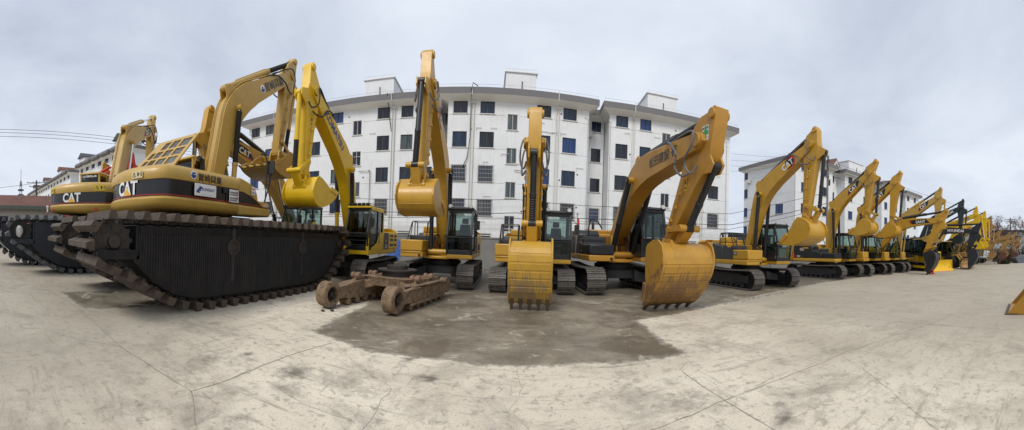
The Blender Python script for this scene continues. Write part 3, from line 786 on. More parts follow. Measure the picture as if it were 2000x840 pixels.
        mb = MB(); mb.cyl((-1.2, -.55, 2.18), (-1.2, -.55, 2.48), .06, n=12); mb.cyl((-1.2, -.55, 2.44), (-1.28, -.55, 2.52), .055, n=12)
        obj('exhaust', mb, BLKM, root)
    elif st['kit'] == 'kom':
        mb = MB(); mb.prism([(-2.35, 1.24), (-.12, 1.24), (-.12, 1.95), (-.3, 2.02), (-2.25, 2.02), (-2.35, 1.9)], 1.0, 1.385)
        sd = obj('side_door', mb, bm, root, bevel=.04)
        obj('hood_side', MB().prism([(-1.72, 1.26), (-.2, 1.26), (-.2, 2.0), (-1.72, 2.02)], -1.375, -.9), bm, root, bevel=.04)
        mb = MB(); mb.box(-.85, -.18, 1.38, 1.39, 1.26, 1.98)
        obj('dark_panel', mb, GREYP, sd)
        mb = MB()
        for z in (1.38, 1.62, 1.80): mb.box(-1.55, -1.05, 1.383, 1.392, z, z + .11); mb.box(-2.15, -1.7, 1.383, 1.392, z, z + .11)
        obj('side_vent', mb, MESHD, sd)
        mb = MB(); mb.box(.55, 1.60, -1.36, -.52, 1.26, 1.62); obj('toolbox', mb, bm, root, bevel=.04)
        mb = MB(); mb.box(-.2, .55, -1.34, -.52, 1.26, 1.85); obj('step_deck', mb, bm, root, bevel=.03)
        mb = MB(); mb.tube([(1.5, -1.25, 1.6), (1.5, -1.25, 2.1), (1.3, -1.2, 2.3)], .018); mb.lathe((1.45, -1.2, 2.2), (1, 0, .2), [(0, .03), (.03, .1), (.06, .11), (.08, .09)], 14)
        obj('mirror', mb, bm, root)
        mb = MB(); mb.cyl((-1.1, .3, 2.1), (-1.1, .3, 2.34), .07); obj('exhaust', mb, BLKM, root)
    cab_part(root, st, far=far)
# ------------------------------------------------------------------ amphibious machines
def chain(pts, pitch):
    P = [Vector(p) for p in pts]; P.append(P[0])
    L = sum((P[i + 1] - P[i]).length for i in range(len(P) - 1)); n = int(L / pitch)
    return resample(pts, n)
def pontoon_pts(h=1.95, half=3.95, rw=.46):
    zc = h - rw; pts = []
    bot = [(-3.6, .86), (-3.2, .58), (-2.8, .37), (-2.4, .23), (-2.0, .165), (-1.5, .15)] + [(x, .15) for x in (-.8, 0, .8, 1.6, 2.2)] + [(2.6, .19), (3.0, .3), (3.4, .52), (3.8, .88)]
    pts += bot
    for i in range(13):
        a = -PI * .33 + (PI * .83) * i / 12; pts.append((half + rw * math.cos(a), zc + rw * math.sin(a)))
    for i in range(1, 12):
        t = i / 12; pts.append((half - 2 * half * t, h - .03 * math.sin(PI * t)))
    for i in range(13):
        a = PI / 2 + (PI * .83) * i / 12; pts.append((-half + rw * math.cos(a), zc + rw * math.sin(a)))
    return pts
def pontoon(root, y, rot, pm, cm, ribs, vis, h=1.95, wrap=False):
    """one flotation pontoon with its cleated track; vis = -1 when the side towards local -y shows"""
    hull = MB(); hw = .60
    top = h - .13
    prof = [(-3.55, 1.10), (-3.1, .66), (-2.6, .37), (-2.1, .25), (-1.5, .23), (2.0, .23), (2.5, .27), (3.0, .42), (3.4, .72), (3.75, 1.2), (3.75, top), (-3.45, top), (-3.45, 1.25)]
    hull.prism(prof, -hw, hw)
    hull.box(-4.3, -3.4, -hw, -hw + .10, 1.15 - .02, 1.33); hull.box(-4.3, -3.4, hw - .10, hw, 1.15 - .02, 1.33)
    hull.box(3.7, 4.3, -hw, -hw + .10, 1.3, 1.6); hull.box(3.7, 4.3, hw - .10, hw, 1.3, 1.6)
    hull.box(-3.5, -3.44, -hw - .01, hw + .01, 1.2, top)
    ho = obj('pontoon', hull, pm, root, bevel=.02); ho.location = (0, y, 0); ho.rotation_euler = (0, 0, rot)
    # the pontoon rides in its own frame: shift it sideways along its own y
    ho.location = (-math.sin(rot) * y * 0, y, 0)
    if ribs:
        for sgn in (-1, 1):
            mb = MB(); n = 472; xs = [-3.40 + 7.1 * i / n for i in range(n + 1)]
            def bz(x):
                for i in range(9):
                    (xa, za), (xb, zb) = prof[i], prof[i + 1]
                    if xa <= x <= xb: return za + (zb - za) * (x - xa) / (xb - xa) + .05
                return 1.2
            vs = []; fs = []
            for i, x in enumerate(xs):
                o = [.004, .018, .018, .004][i % 4]
                zz = [max(bz(x), .12), top - .16]
                vs += [(x, sgn * (hw + o), zz[0]), (x, sgn * (hw + o), zz[1])]
            for i in range(n): fs.append((2 * i, 2 * i + 2, 2 * i + 3, 2 * i + 1) if sgn < 0 else (2 * i + 1, 2 * i + 3, 2 * i + 2, 2 * i))
            mb.add(vs, fs)
            mb.box(-3.42, 3.72, min(sgn * hw, sgn * (hw + .03)), max(sgn * hw, sgn * (hw + .03)), top - .165, top - .02)
            obj('ribbed_side_plate', mb, pm, ho, smooth=20)
        for xx in (-1.0, 1.72):
            mb = MB(); mb.lathe((xx, -hw - .012, 1.38), (0, -1, 0), [(0, .20), (.035, .20), (.035, .135), (.012, .13)], 24)
            mb.box(xx - .05, xx + .05, -hw - .04, -hw - .01, 1.56, top + .0)
            mb.box(xx - .04, xx + .04, -hw - .03, -hw - .02, .55, 1.17)
            obj('porthole_ring', mb, RUSTD, ho)
    # track
    mb = MB()
    lst = chain(pontoon_pts(h), .345)
    rnd = random.Random(int(abs(y) * 10) + 3)
    for x, z, a in lst:
        c, s = math.cos(a), math.sin(a)
        def P(u, v, yy): return (x + u * c + v * s, yy, z + u * s - v * c)
        j = rnd.uniform(-.015, .015); hh = .17
        mb.m = 0
        vs = [P(u * (1 if v < .1 else .56), v - .02, yy) for v in (0, hh) for yy in (-.76 + j, .76 + j) for u in (-.105, .105)]
        mb.hexa(vs)
        mb.m = 1
        for yy in (-.46, .46):
            mb.hexa([P(u, v, y2) for v in (-.085, .0) for y2 in (yy - .05, yy + .05) for u in (-.135, .135)])
            mb.hexa([P(u, v, y2) for v in (-.10, -.03) for y2 in (yy - .08, yy + .08) for u in (-.04, .05)])
    tr = obj('track', mb, [cm, RUSTD], ho, bevel=.006)
    for k, xx in enumerate((-3.95, 3.95)):
        mb = MB(); r = .40; zc = h - .46
        for yy in (-.46, .46):
            ring = []
            for i in range(60):
                a = 2 * PI * i / 60; rr = r + (.03 if i % 5 < 2 else -.03); ring.append((xx + rr * math.cos(a), zc + rr * math.sin(a)))
            mb.prism(ring, yy - .02, yy + .02)
        mb.cyl((xx, -.44, zc), (xx, .44, zc), .19, n=20)
        for yy in (-.34, -.12, .14, .36): mb.lathe((xx, yy, zc), (0, 1, 0), [(0, .2), (0, .30), (.04, .30), (.04, .2)], 24)
        mb.lathe((xx, -.62, zc), (0, 1, 0), [(0, .05), (0, .12), (.1, .13), (.14, .2), (.16, .2)], 20)
        for q in range(8):
            a = 2 * PI * q / 8; mb.cyl((xx + .28 * math.cos(a), -.50, zc + .28 * math.sin(a)), (xx + .28 * math.cos(a), -.47, zc + .28 * math.sin(a)), .035, n=8)
        obj('sprocket', mb, RUSTD if cm is CLEAT else TRKD, ho)
    if wrap:
        bm = bmesh_blob((-4.02, -.62, h - .48), (.13, .12, .22)); obj('wrapped_cover', bm, CLOTHW, ho, smooth=60)
    return ho
def bmesh_blob(c, r, seed=3):
    mb = MB(); rn = random.Random(seed); n = 12; m = 8; rings = []
    for i in range(1, m):
        p = PI * i / m; ring = []
        for k in range(n):
            a = 2 * PI * k / n; q = 1 + rn.uniform(-.14, .14)
            ring.append((c[0] + r[0] * q * math.sin(p) * math.cos(a), c[1] + r[1] * q * math.sin(p) * math.sin(a), c[2] + r[2] * q * math.cos(p)))
        rings.append(ring)
    mb.loft(rings[::-1]); return mb

def arc_map(Rr=2.75, z0=0.):
    def f(u, v, h):
        a = PI + u / Rr; rr = Rr + h
        return Vector((rr * math.cos(a), rr * math.sin(a), z0 + v))
    return f
def upper_old(root, st, ctext=True):
    bm = st['body']
    ol = rear_arc(2.75, 1.38, .30, .12, 14)
    olp = ol
    zm = lambda z: z if z < 1.2 else 1.2 + (z - 1.2) * .80
    def ring(z, i): return [(x + (i if x < -.5 else 0), y * (1 - i / 1.38), zm(z)) for x, y in olp]
    mb = MB()
    mb.loft([ring(z, i) for z, i in ((1.04, .42), (1.07, .16), (1.13, .05), (1.22, .0), (1.36, -.01), (1.41, .02), (1.43, .045), (1.92, .05), (1.935, .015), (2.05, .0), (2.18, .012), (2.29, .055), (2.37, .15), (2.41, .32))])
    body = obj('counterweight', mb, bm, root, smooth=40)
    # glossy dark band round the back and along the flank
    vs = []; fs = []; mb = MB()
    band = [(x - (.0), y) for x, y in olp]
    for x, y in olp:
        i = .045
        px_, py_ = x + (i if x < -.5 else 0), y * (1 - i / 1.38)
        vs += [(px_ * 1.003, py_ * 1.003, zm(1.435)), (px_ * 1.003, py_ * 1.003, zm(1.925))]
    for i in range(len(olp) - 1): fs.append((2 * i + 1, 2 * i, 2 * i + 2, 2 * i + 3))
    mb.add(vs, [tuple(reversed(q)) for q in fs]); obj('dark_band', mb, BDEC, body, smooth=40)
    mb = MB(); vs = []; fs = []
    for x, y in olp:
        i = .045; px_, py_ = x + (i if x < -.5 else 0), y * (1 - i / 1.38)
        vs += [(px_ * 1.006, py_ * 1.006, zm(1.462)), (px_ * 1.006, py_ * 1.006, zm(1.482))]
    for i in range(len(olp) - 1): fs.append((2 * i, 2 * i + 1, 2 * i + 3, 2 * i + 2))
    mb.add(vs, fs); obj('red_stripe', mb, RDEC, body, smooth=40)
    # right-hand flank sloping down to the tank
    mb = MB()
    y0, y1 = -1.375, -.62
    prof = [(.12, 1.08), (1.58, 1.10), (1.66, 1.2), (1.66, 1.40), (.12, 1.42)]; prof = [(x, zm(z)) for x, z in prof]
    mb.prism(prof, y0, y1)
    mb.prism([(x, zm(z)) for x, z in ((.12, 1.42), (1.62, 1.40), (1.62, 1.58), (1.54, 1.63), (1.03, 1.66), (.98, 1.9), (.86, 2.10), (.62, 2.25), (.3, 2.35), (.12, 2.38))], y0 + .02, y1)
    fl = obj('right_flank', mb, bm, root, bevel=.05)
    arcp = [(-.40, 1.44)] + [(1.25, 1.44)] + [(1.0 - .0, 1.60), (.72, 1.76), (.38, 1.87), (.0, 1.915), (-.40, 1.92)]
    mb = MB(); mb.add([(x, y0 + .014, zm(z)) for x, z in arcp], [tuple(range(len(arcp)))]); obj('dark_band', mb, BDEC, fl, smooth=0)
    mb = MB(); mb.add([(x, y0 + .010, zm(z)) for x, z in ((-.4, 1.462), (1.24, 1.462), (1.20, 1.482), (-.4, 1.482))], [(0, 1, 2, 3)]); obj('red_stripe', mb, RDEC, fl, smooth=0)
    # platform & left side
    mb = MB(); mb.box(-.6, 1.66, .42, 1.38, 1.08, 1.32); mb.box(-.6, .7, -.62, .45, 1.02, 1.4); mb.box(.12, .5, -.6, .4, 1.3, 2.05)
    obj('platform', mb, bm, root, bevel=.03)
    mb = MB(); mb.box(-1.9, -.3, -.5, .75, 2.12, 2.24); mb.box(-.55, .1, -.62, .38, 2.0, 2.22); obj('engine_hood', mb, bm, root, bevel=.04)
    mb = MB(); mb.cyl((0, 0, .55), (0, 0, 1.04), .72, n=28); mb.box(-1.6, 1.2, -.9, .9, .86, 1.05); obj('slewing_ring', mb, TRKD, root)
    mb = MB(); mb.tube([(-.6, -.62, 2.12), (-.6, -.62, 2.42), (-.66, -.64, 2.56), (-.8, -.68, 2.60)], .065, 12, sub=4); obj('exhaust', mb, BLKM, root)
    st2 = dict(st); st2['cab'] = bm; st2['trim'] = bm; st2['kit'] = 'old'; st2['glass'] = GLASSD
    cab = cab_part(root, st2)
    if ctext:
        pmr = plane_map((-.085, .88, 2.80), (0, -1, 0), (0, 0, 1))
        panel(cab, pmr, [(-.36, -.055), (.36, -.055), (.36, .055), (-.36, .055)], BDEC, .006)
        lettering('CATERPILLAR', cab, pmr, .115, WHT, .03, h=.010)
    pr = arc_map(2.75, 0)
    return body, fl, pr
def sticker(parent, pm, u, v, w, h, m=None, sym=True, off=.012, name='sticker'):
    mb = MB(); mb.m = 0; rectd(mb, pm, u - w / 2, u + w / 2, v - h / 2, v + h / 2, off, 4)
    if sym:
        mb.m = 1
        t = h * .36; cx = u - w * .25
        put(mb, pm, [(cx - t, v - t * .8), (cx + t, v - t * .8), (cx, v + t)], [(0, 1, 2)], off + .003)
        mb.m = 0; t *= .66; put(mb, pm, [(cx - t, v - t * .8 - h * .03), (cx + t, v - t * .8 - h * .03), (cx, v + t - h * .05)], [(0, 1, 2)], off + .006)
        mb.m = 1; rectd(mb, pm, cx - h * .025, cx + h * .025, v - h * .18, v + h * .1, off + .009)
        rectd(mb, pm, u + w * .05, u + w * .18, v - h * .2, v + h * .25, off + .003)
        rectd(mb, pm, u + w * .36, u + w * .42, v - h * .3, v + h * .12, off + .003); rectd(mb, pm, u + w * .355, u + w * .425, v + h * .16, v + h * .3, off + .003)
        rectd(mb, pm, u + w * .22, u + w * .33, v - h * .02, v + h * .05, off + .003)
    return obj(name, mb, [m or WARN, BDEC], parent, smooth=0)

def lift(root, dz):
    """put the root on the ground and raise its direct parts instead"""
    root.location.z -= dz
    for ch in root.children: ch.location.z += dz / root.scale[2]

def amphibious(name, label, C, az, s, zb, arm, col, cleat, pm, ponts, paz, ribs, hh, wrap=False, group=None):
    base = zb - 1.05 * s
    st = dict(body=col, boom=col, cylb=col, cyl=col, kit='rear', boots=arm.get('boots', True), hoses=True, ghose=0, bw=arm.get('bw', 1.15), bL=1.5, sboot=arm.get('sboot', False), bboot=True, ribs=1)
    r = excavator(name, label, C, az, s, base, arm, st, group, tracks=False)
    root = r['root']
    full = dict(dict(kit='rear'), **st)
    body, fl, pr = upper_old(root, dict(body=col, glass=GLASSD, cab=col, trim=col, kit='old', side=BDEC), ctext=not ribs)
    lift(root, base)
    # pontoons: given as world offsets of their centre
    rot = R(paz - az)
    for (wx, wy) in ponts:
        dx, dy = wx - C[0], wy - C[1]; a = R(-az)
        lx, ly = (dx * math.cos(a) - dy * math.sin(a)) / s, (dx * math.sin(a) + dy * math.cos(a)) / s
        p = pontoon(root, 0, rot, pm, cleat, ribs, -1, hh, wrap)
        p.location = (lx, ly, 0); p.scale = (1 / s,) * 3
    mb = MB()
    cb = obj('cross_beam', MB().box(-1.9, -1.5, -1.9, 1.9, .95, 1.35).box(1.5, 1.9, -1.9, 1.9, .95, 1.35).box(-1.9, 1.9, -.75, .75, 1.0, 1.45).cyl((0, 0, 1.4), (0, 0, 1.75), .8), TRKD, root)
    cb.rotation_euler = (0, 0, rot)
    r.update(body=body, fl=fl, pr=pr); return r
# ------------------------------------------------------------------ camera, sky, sun
H0 = 469.5; FPX = 640.
cam = bpy.data.cameras.new('camera'); cam.type = 'PANO'; cam.panorama_type = 'CENTRAL_CYLINDRICAL'
cam.central_cylindrical_range_u_min = -1000 / FPX; cam.central_cylindrical_range_u_max = 1000 / FPX
cam.central_cylindrical_range_v_min = -(840 - H0) / FPX; cam.central_cylindrical_range_v_max = H0 / FPX
cam.central_cylindrical_radius = 1; cam.clip_start = .05; cam.clip_end = 3000
co = bpy.data.objects.new('camera', cam); COL.objects.link(co); scn.camera = co
co.matrix_world = Matrix.Translation((0, 0, 1.7)) @ Matrix.Rotation(-math.asin(22.5 / 640), 4, 'Y') @ Matrix.Rotation(PI / 2 + math.atan(6.5 / 640), 4, 'X')

w = bpy.data.worlds.new('World'); scn.world = w; w.use_nodes = True
N = w.node_tree.nodes; L = w.node_tree.links; bg = N['Background']
SUN_EL, SUN_AZ = 48., 200.     # azimuth measured from +Y clockwise
sky = N.new('ShaderNodeTexSky'); sky.sky_type = 'NISHITA'; sky.sun_disc = False
sky.sun_elevation = R(SUN_EL); sky.sun_rotation = R(SUN_AZ); sky.air_density = 1.; sky.dust_density = 3.; sky.ozone_density = 1.
hs = N.new('ShaderNodeHueSaturation'); hs.inputs['Saturation'].default_value = .45; L.new(sky.outputs[0], hs.inputs['Color'])
tc = N.new('ShaderNodeTexCoord'); sx = N.new('ShaderNodeSeparateXYZ'); L.new(tc.outputs['Generated'], sx.inputs[0])
# clouds lie on a high flat layer: divide the direction by its height
ad = N.new('ShaderNodeMath'); ad.operation = 'ADD'; ad.inputs[1].default_value = .22; L.new(sx.outputs['Z'], ad.inputs[0])
mxm = N.new('ShaderNodeMath'); mxm.operation = 'MAXIMUM'; mxm.inputs[1].default_value = .06; L.new(ad.outputs[0], mxm.inputs[0])
dv = N.new('ShaderNodeVectorMath'); dv.operation = 'DIVIDE'; L.new(tc.outputs['Generated'], dv.inputs[0])
cmb = N.new('ShaderNodeCombineXYZ')
for k in range(3): L.new(mxm.outputs[0], cmb.inputs[k])
L.new(cmb.outputs[0], dv.inputs[1])
nz = N.new('ShaderNodeTexNoise'); nz.inputs['Scale'].default_value = .9; nz.inputs['Detail'].default_value = 9; nz.inputs['Roughness'].default_value = .56; nz.inputs['Distortion'].default_value = .3
L.new(dv.outputs[0], nz.inputs['Vector'])
cr = N.new('ShaderNodeValToRGB'); e = cr.color_ramp.elements
e[0].position = .32; e[0].color = (4.0, 4.5, 5.45, 1); e[1].position = .68; e[1].color = (6.6, 7.1, 7.9, 1)
L.new(nz.outputs['Fac'], cr.inputs[0])
# paler towards the horizon, as a hazy overcast is
hz = N.new('ShaderNodeMapRange'); hz.inputs[1].default_value = .0; hz.inputs[2].default_value = .35; hz.inputs[3].default_value = .55; hz.inputs[4].default_value = 0.
L.new(sx.outputs['Z'], hz.inputs[0])
m1 = N.new('ShaderNodeMix'); m1.data_type = 'RGBA'; L.new(hz.outputs[0], m1.inputs['Factor']); L.new(cr.outputs[0], m1.inputs['A']); m1.inputs['B'].default_value = (6.2, 6.75, 7.6, 1)
m2 = N.new('ShaderNodeMix'); m2.data_type = 'RGBA'; m2.inputs['Factor'].default_value = .88; L.new(hs.outputs[0], m2.inputs['A']); L.new(m1.outputs['Result'], m2.inputs['B'])
L.new(m2.outputs['Result'], bg.inputs['Color']); bg.inputs['Strength'].default_value = .10
sl = bpy.data.lights.new('sun', 'SUN'); sl.energy = 1.5; sl.angle = R(20); sl.color = (1, .96, .9)
so = bpy.data.objects.new('sun', sl); COL.objects.link(so)
so.rotation_euler = Vector((math.sin(R(SUN_AZ)) * math.cos(R(SUN_EL)), math.cos(R(SUN_AZ)) * math.cos(R(SUN_EL)), math.sin(R(SUN_EL)))).to_track_quat('Z', 'Y').to_euler()
scn.view_settings.view_transform = 'Standard'; scn.view_settings.look = 'None'; scn.view_settings.gamma = 1
scn.view_settings.exposure = EXPOSURE
scn.cycles.max_bounces = 5; scn.cycles.diffuse_bounces = 3; scn.cycles.glossy_bounces = 3; scn.cycles.transparent_max_bounces = 12; scn.cycles.caustics_reflective = False
scn.cycles.use_denoising = True

# ------------------------------------------------------------------ ground
def frange(a, b, s):
    n = int(round((b - a) / s)); return [a + (b - a) * i / n for i in range(n + 1)]
xs = [-900, -300, -120, -60, -40, -28, -22] + frange(-19, -9, .5) + frange(-8.75, 8, .14) + frange(8.3, 34, .45) + [38, 44, 52, 62, 80, 130, 300, 900]
ys = [-900, -200, -60, -20, -8, -3] + frange(-1.5, 0, .3) + frange(.14, 9.4, .14) + frange(9.8, 24, .5) + [28, 34, 45, 70, 130, 300, 900]
def segd(px, py, a, b):
    ax, ay = a; bx, by = b; dx, dy = bx - ax, by - ay; t = max(0, min(1, ((px - ax) * dx + (py - ay) * dy) / (dx * dx + dy * dy)))
    return math.hypot(px - ax - t * dx, py - ay - t * dy)
def inpoly(px, py, P):
    c = False; j = len(P) - 1
    for i in range(len(P)):
        if (P[i][1] > py) != (P[j][1] > py) and px < (P[j][0] - P[i][0]) * (py - P[i][1]) / (P[j][1] - P[i][1]) + P[i][0]: c = not c
        j = i
    return c
WETS = [[(-3.36, 4.84), (-2.3, 4.56), (-.3, 4.57), (1.16, 4.63), (2.78, 4.60), (2.75, 5.7), (2.9, 7.1), (6.1, 8.3), (10, 9.6), (14.4, 10.5), (24, 10.9), (36, 11.5), (60, 11.5), (60, 24), (-10, 24), (-7.5, 12), (-4.4, 10.4), (-3.5, 7.6)],
        [(-8.7, 1.8), (-6.9, 1.86), (-6.6, 3.0), (-6.6, 9.2), (-10.5, 9.2), (-10.2, 3.3), (-8.7, 3.2)], [(-16, 2.6), (-13, 2.2), (-12.4, 4), (-12.4, 9), (-17, 9)]]
OIL = [(-0.97, 3.92, 0.13, 1.0), (-1.38, 4.46, 0.12, 0.9), (-2.48, 3.20, 0.16, 0.8), (-3.32, 3.20, 0.11, 0.8), (-4.12, 3.47, 0.10, 0.6), (-4.80, 3.84, 0.12, 0.7), (-3.36, 2.35, 0.30, 0.7), (-2.84, 1.24, 0.35, 0.7), (-4.54, 2.87, 0.20, 0.5), (-2.46, 3.50, 0.35, 0.5), (-2.35, 2.81, 0.14, 0.5), (-2.09, 2.81, 0.16, 0.5), (-3.52, 2.69, 0.16, 0.6), (2.02, 3.73, 0.14, 0.6), (2.14, 4.12, 0.10, 0.7), (2.53, 2.22, 0.16, 0.8), (3.00, 2.58, 0.09, 0.6), (4.32, 3.46, 0.25, 0.4), (4.71, 4.70, 0.50, 0.3), (3.87, 2.38, 0.50, 0.3), (2.70, 2.52, 0.12, 0.5), (6.18, 2.27, 0.30, 0.3), (-2.12, 1.78, 0.20, 0.6), (-2.15, 2.05, 0.12, 0.7), (-3.63, 1.50, 0.15, 0.4), (-4.40, 0.68, 0.40, 0.3), (-3.02, 0.33, 0.60, 0.3), (5.25, 0.88, 0.50, 0.3), (3.83, 0.35, 0.60, 0.3), (4.06, 1.42, 0.40, 0.3), (-3.74, 3.85, 0.08, 0.6), (-3.11, 3.82, 0.07, 0.6), (.6, 3.0, .2, .25), (1.5, 3.4, .3, .25)]
vs = [(x, y, 0) for y in ys for x in xs]; nx = len(xs)
fs = [(j * nx + i, j * nx + i + 1, (j + 1) * nx + i + 1, (j + 1) * nx + i) for j in range(len(ys) - 1) for i in range(nx - 1)]
me = bpy.data.meshes.new('ground'); me.from_pydata(vs, [], fs)
wa = me.attributes.new('wet', 'FLOAT', 'POINT'); oa = me.attributes.new('oil', 'FLOAT', 'POINT')
wv = []; ov = []
for x, y, _ in vs:
    best = 99; ins = False
    for P in WETS:
        if abs(x) < 70 and -5 < y < 30:
            d = min(segd(x, y, P[i], P[(i + 1) % len(P)]) for i in range(len(P)))
            if inpoly(x, y, P): ins = True; best = d; break
            best = min(best, d)
    wv.append(max(-1, min(1, (best if ins else -best))))
    o = 0
    if -9 < x < 9 and y < 9:
        for cx, cy, r, k in OIL:
            d2 = ((x - cx) ** 2 + (y - cy) ** 2) / (r * r * 1.2)
            if d2 < 9: o += k * (1 if r < .18 else .62) * math.exp(-d2)
    ov.append(min(1.2, o))
wa.data.foreach_set('value', wv); oa.data.foreach_set('value', ov)
gm = bpy.data.materials.new('yard_concrete'); gm.use_nodes = True
N = gm.node_tree.nodes; L = gm.node_tree.links; b = N['Principled BSDF']
def nd(t, **k):
    n = N.new(t)
    for a, v in k.items(): setattr(n, a, v)
    return n
tc = nd('ShaderNodeTexCoord')
def noise(scale, det=6, rough=.55, dist=0, vec=None):
    n = nd('ShaderNodeTexNoise'); n.inputs['Scale'].default_value = scale; n.inputs['Detail'].default_value = det; n.inputs['Roughness'].default_value = rough; n.inputs['Distortion'].default_value = dist
    L.new(vec or tc.outputs['Object'], n.inputs['Vector']); return n.outputs['Fac']
def mr(src, a, bb, c=0., d=1., smooth=False):
    n = nd('ShaderNodeMapRange'); n.inputs[1].default_value = a; n.inputs[2].default_value = bb; n.inputs[3].default_value = c; n.inputs[4].default_value = d
    if smooth: n.interpolation_type = 'SMOOTHSTEP'
    L.new(src, n.inputs[0]); return n.outputs[0]
def mth(op, a, bb):
    n = nd('ShaderNodeMath', operation=op)
    for i, v in enumerate((a, bb)):
        if isinstance(v, (int, float)): n.inputs[i].default_value = v
        else: L.new(v, n.inputs[i])
    return n.outputs[0]
def mixc(f, a, bb, blend='MIX'):
    n = nd('ShaderNodeMix', data_type='RGBA', blend_type=blend)
    if isinstance(f, (int, float)): n.inputs['Factor'].default_value = f
    else: L.new(f, n.inputs['Factor'])
    for k, v in (('A', a), ('B', bb)):
        if isinstance(v, tuple): n.inputs[k].default_value = (*v, 1)
        else: L.new(v, n.inputs[k])
    return n.outputs['Result']
def stretch(sx_, sy_, rot):
    m = nd('ShaderNodeMapping'); m.inputs['Scale'].default_value = (sx_, sy_, 1); m.inputs['Rotation'].default_value = (0, 0, R(rot)); L.new(tc.outputs['Object'], m.inputs[0]); return m.outputs[0]
n_big = noise(.22, 7, .62, .4); n_mid = noise(.95, 12, .72, .5); n_fine = noise(7.5, 10, .72, .3); n_grit = noise(42, 4, .75)
n_scr = noise(1.1, 10, .74, .7, stretch(.7, 7.5, 24)); n_scr2 = noise(1.2, 10, .74, .6, stretch(6.5, .8, 33)); n_scr3 = noise(.9, 10, .72, .8, stretch(.8, 5.5, -38))
dry = mixc(mr(n_big, .40, .58), (.76, .675, .54), (.59, .515, .405))
dry = mixc(mr(noise(.5, 9, .66, .9), .54, .63, 0, .35), dry, (.38, .325, .25))
dry = mixc(mr(n_mid, .50, .60, 0, .55), dry, (.34, .295, .235))
dry = mixc(mr(n_mid, .60, .70, 0, .55), dry, (.24, .20, .155))
dry = mixc(mr(n_mid, .34, .44, .55, 0), dry, (.68, .61, .49))
dry = mixc(mr(n_scr, .56, .63, 0, .60), dry, (.30, .255, .20))
dry = mixc(mr(n_scr2, .59, .66, 0, .55), dry, (.28, .25, .21))
dry = mixc(mr(n_scr3, .60, .68, 0, .50), dry, (.26, .22, .18))
dry = mixc(mr(n_fine, .54, .61, 0, .62), dry, (.29, .25, .20))
dry = mixc(mr(n_fine, .36, .42, .35, 0), dry, (.70, .64, .54))
dry = mixc(mr(n_grit, .57, .66, 0, .7), dry, (.17, .15, .12))
# tyre and track marks swinging across the slabs: broken pairs of arcs
sx = nd('ShaderNodeSeparateXYZ'); L.new(tc.outputs['Object'], sx.inputs[0])
def dist_to(cx, cy):
    a_ = mth('SUBTRACT', sx.outputs['X'], cx); b2 = mth('SUBTRACT', sx.outputs['Y'], cy)
    return mth('SQRT', mth('ADD', mth('MULTIPLY', a_, a_), mth('MULTIPLY', b2, b2)), 0)
tread = mr(noise(9, 3, .6), .45, .55); brk = mr(noise(.7, 4, .6), .48, .58)
for cx, cy, rad, wd_ in ((-4, -6, 8.9, .16), (-4, -6, 9.6, .14), (12, -9, 13.6, .15), (12, -9, 14.3, .15), (3, -14, 17.2, .18), (-9, -11, 14.2, .13), (20, -2, 13.2, .2), (20, -2, 14.4, .2), (20, -2, 11.1, .15)):
    dd_ = mth('ABSOLUTE', mth('SUBTRACT', dist_to(cx, cy), rad), 0)
    mk = mth('MULTIPLY', mr(mth('ADD', dd_, mth('MULTIPLY', mth('SUBTRACT', n_fine, .5), .22)), wd_, wd_ * .6, 0, 1), mth('MULTIPLY', tread, brk))
    dry = mixc(mth('MULTIPLY', mk, .38), dry, (.23, .20, .16))
# the right-hand and left-hand slabs are older and greyer
dry = mixc(mr(mth('ADD', sx.outputs['X'], mth('MULTIPLY', n_mid, 1.6)), 3.6, 6.0, 0, .48), dry, (.35, .30, .22))
dry = mixc(mr(mth('ADD', sx.outputs['X'], mth('MULTIPLY', n_mid, 1.2)), 6.6, 8.6, 0, .55), dry, (.33, .29, .225))
dry = mixc(mr(mth('SUBTRACT', mth('MULTIPLY', n_mid, 1.5), mth('ADD', sx.outputs['X'], mth('MULTIPLY', sx.outputs['Y'], .6))), 2.2, 4.6, 0, .6), dry, (.28, .245, .19))
wet = mixc(mr(n_mid, .40, .58), (.33, .28, .205), (.18, .148, .104))
wet = mixc(mr(n_big, .42, .60, 0, .45), wet, (.13, .112, .085))
wet = mixc(mr(n_scr, .52, .62, 0, .45), wet, (.31, .28, .235))
wet = mixc(mr(n_fine, .55, .66, 0, .5), wet, (.11, .095, .075))
pud = mr(noise(1.3, 12, .74, 1.1), .565, .62, 0, .8)
wet = mixc(mr(noise(.6, 8, .6, 1.), .52, .60, 0, .6), wet, (.115, .088, .055))
wet = mixc(pud, wet, (.46, .42, .34))
under = mr(mth('ADD', sx.outputs['Y'], mth('MULTIPLY', n_mid, 1.6)), 10.8, 12.4, 0, .6)   # oily dirt where machines always stand, plus contact shade painted into the colour
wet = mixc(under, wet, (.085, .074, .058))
at = nd('ShaderNodeAttribute', attribute_name='wet'); ao = nd('ShaderNodeAttribute', attribute_name='oil')
edge = mth('ADD', at.outputs['Fac'], mth('ADD', mth('MULTIPLY', mth('SUBTRACT', noise(1.6, 10, .7), .5), .55), mth('MULTIPLY', mth('SUBTRACT', n_fine, .5), .28)))
wf = mr(edge, -.06, .10, 0, 1)
rim = mth('MULTIPLY', mr(edge, -.05, .02, 0, 1), mr(edge, .02, .14, .35, 0))
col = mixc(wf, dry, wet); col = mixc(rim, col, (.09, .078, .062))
ol = mth('MULTIPLY', ao.outputs['Fac'], mr(noise(7, 7, .7, .8), .3, .6, .45, 1.15))
of = mr(ol, .22, .75, 0, .80)
col = mixc(of, col, (.11, .093, .072))
L.new(col, b.inputs['Base Color'])
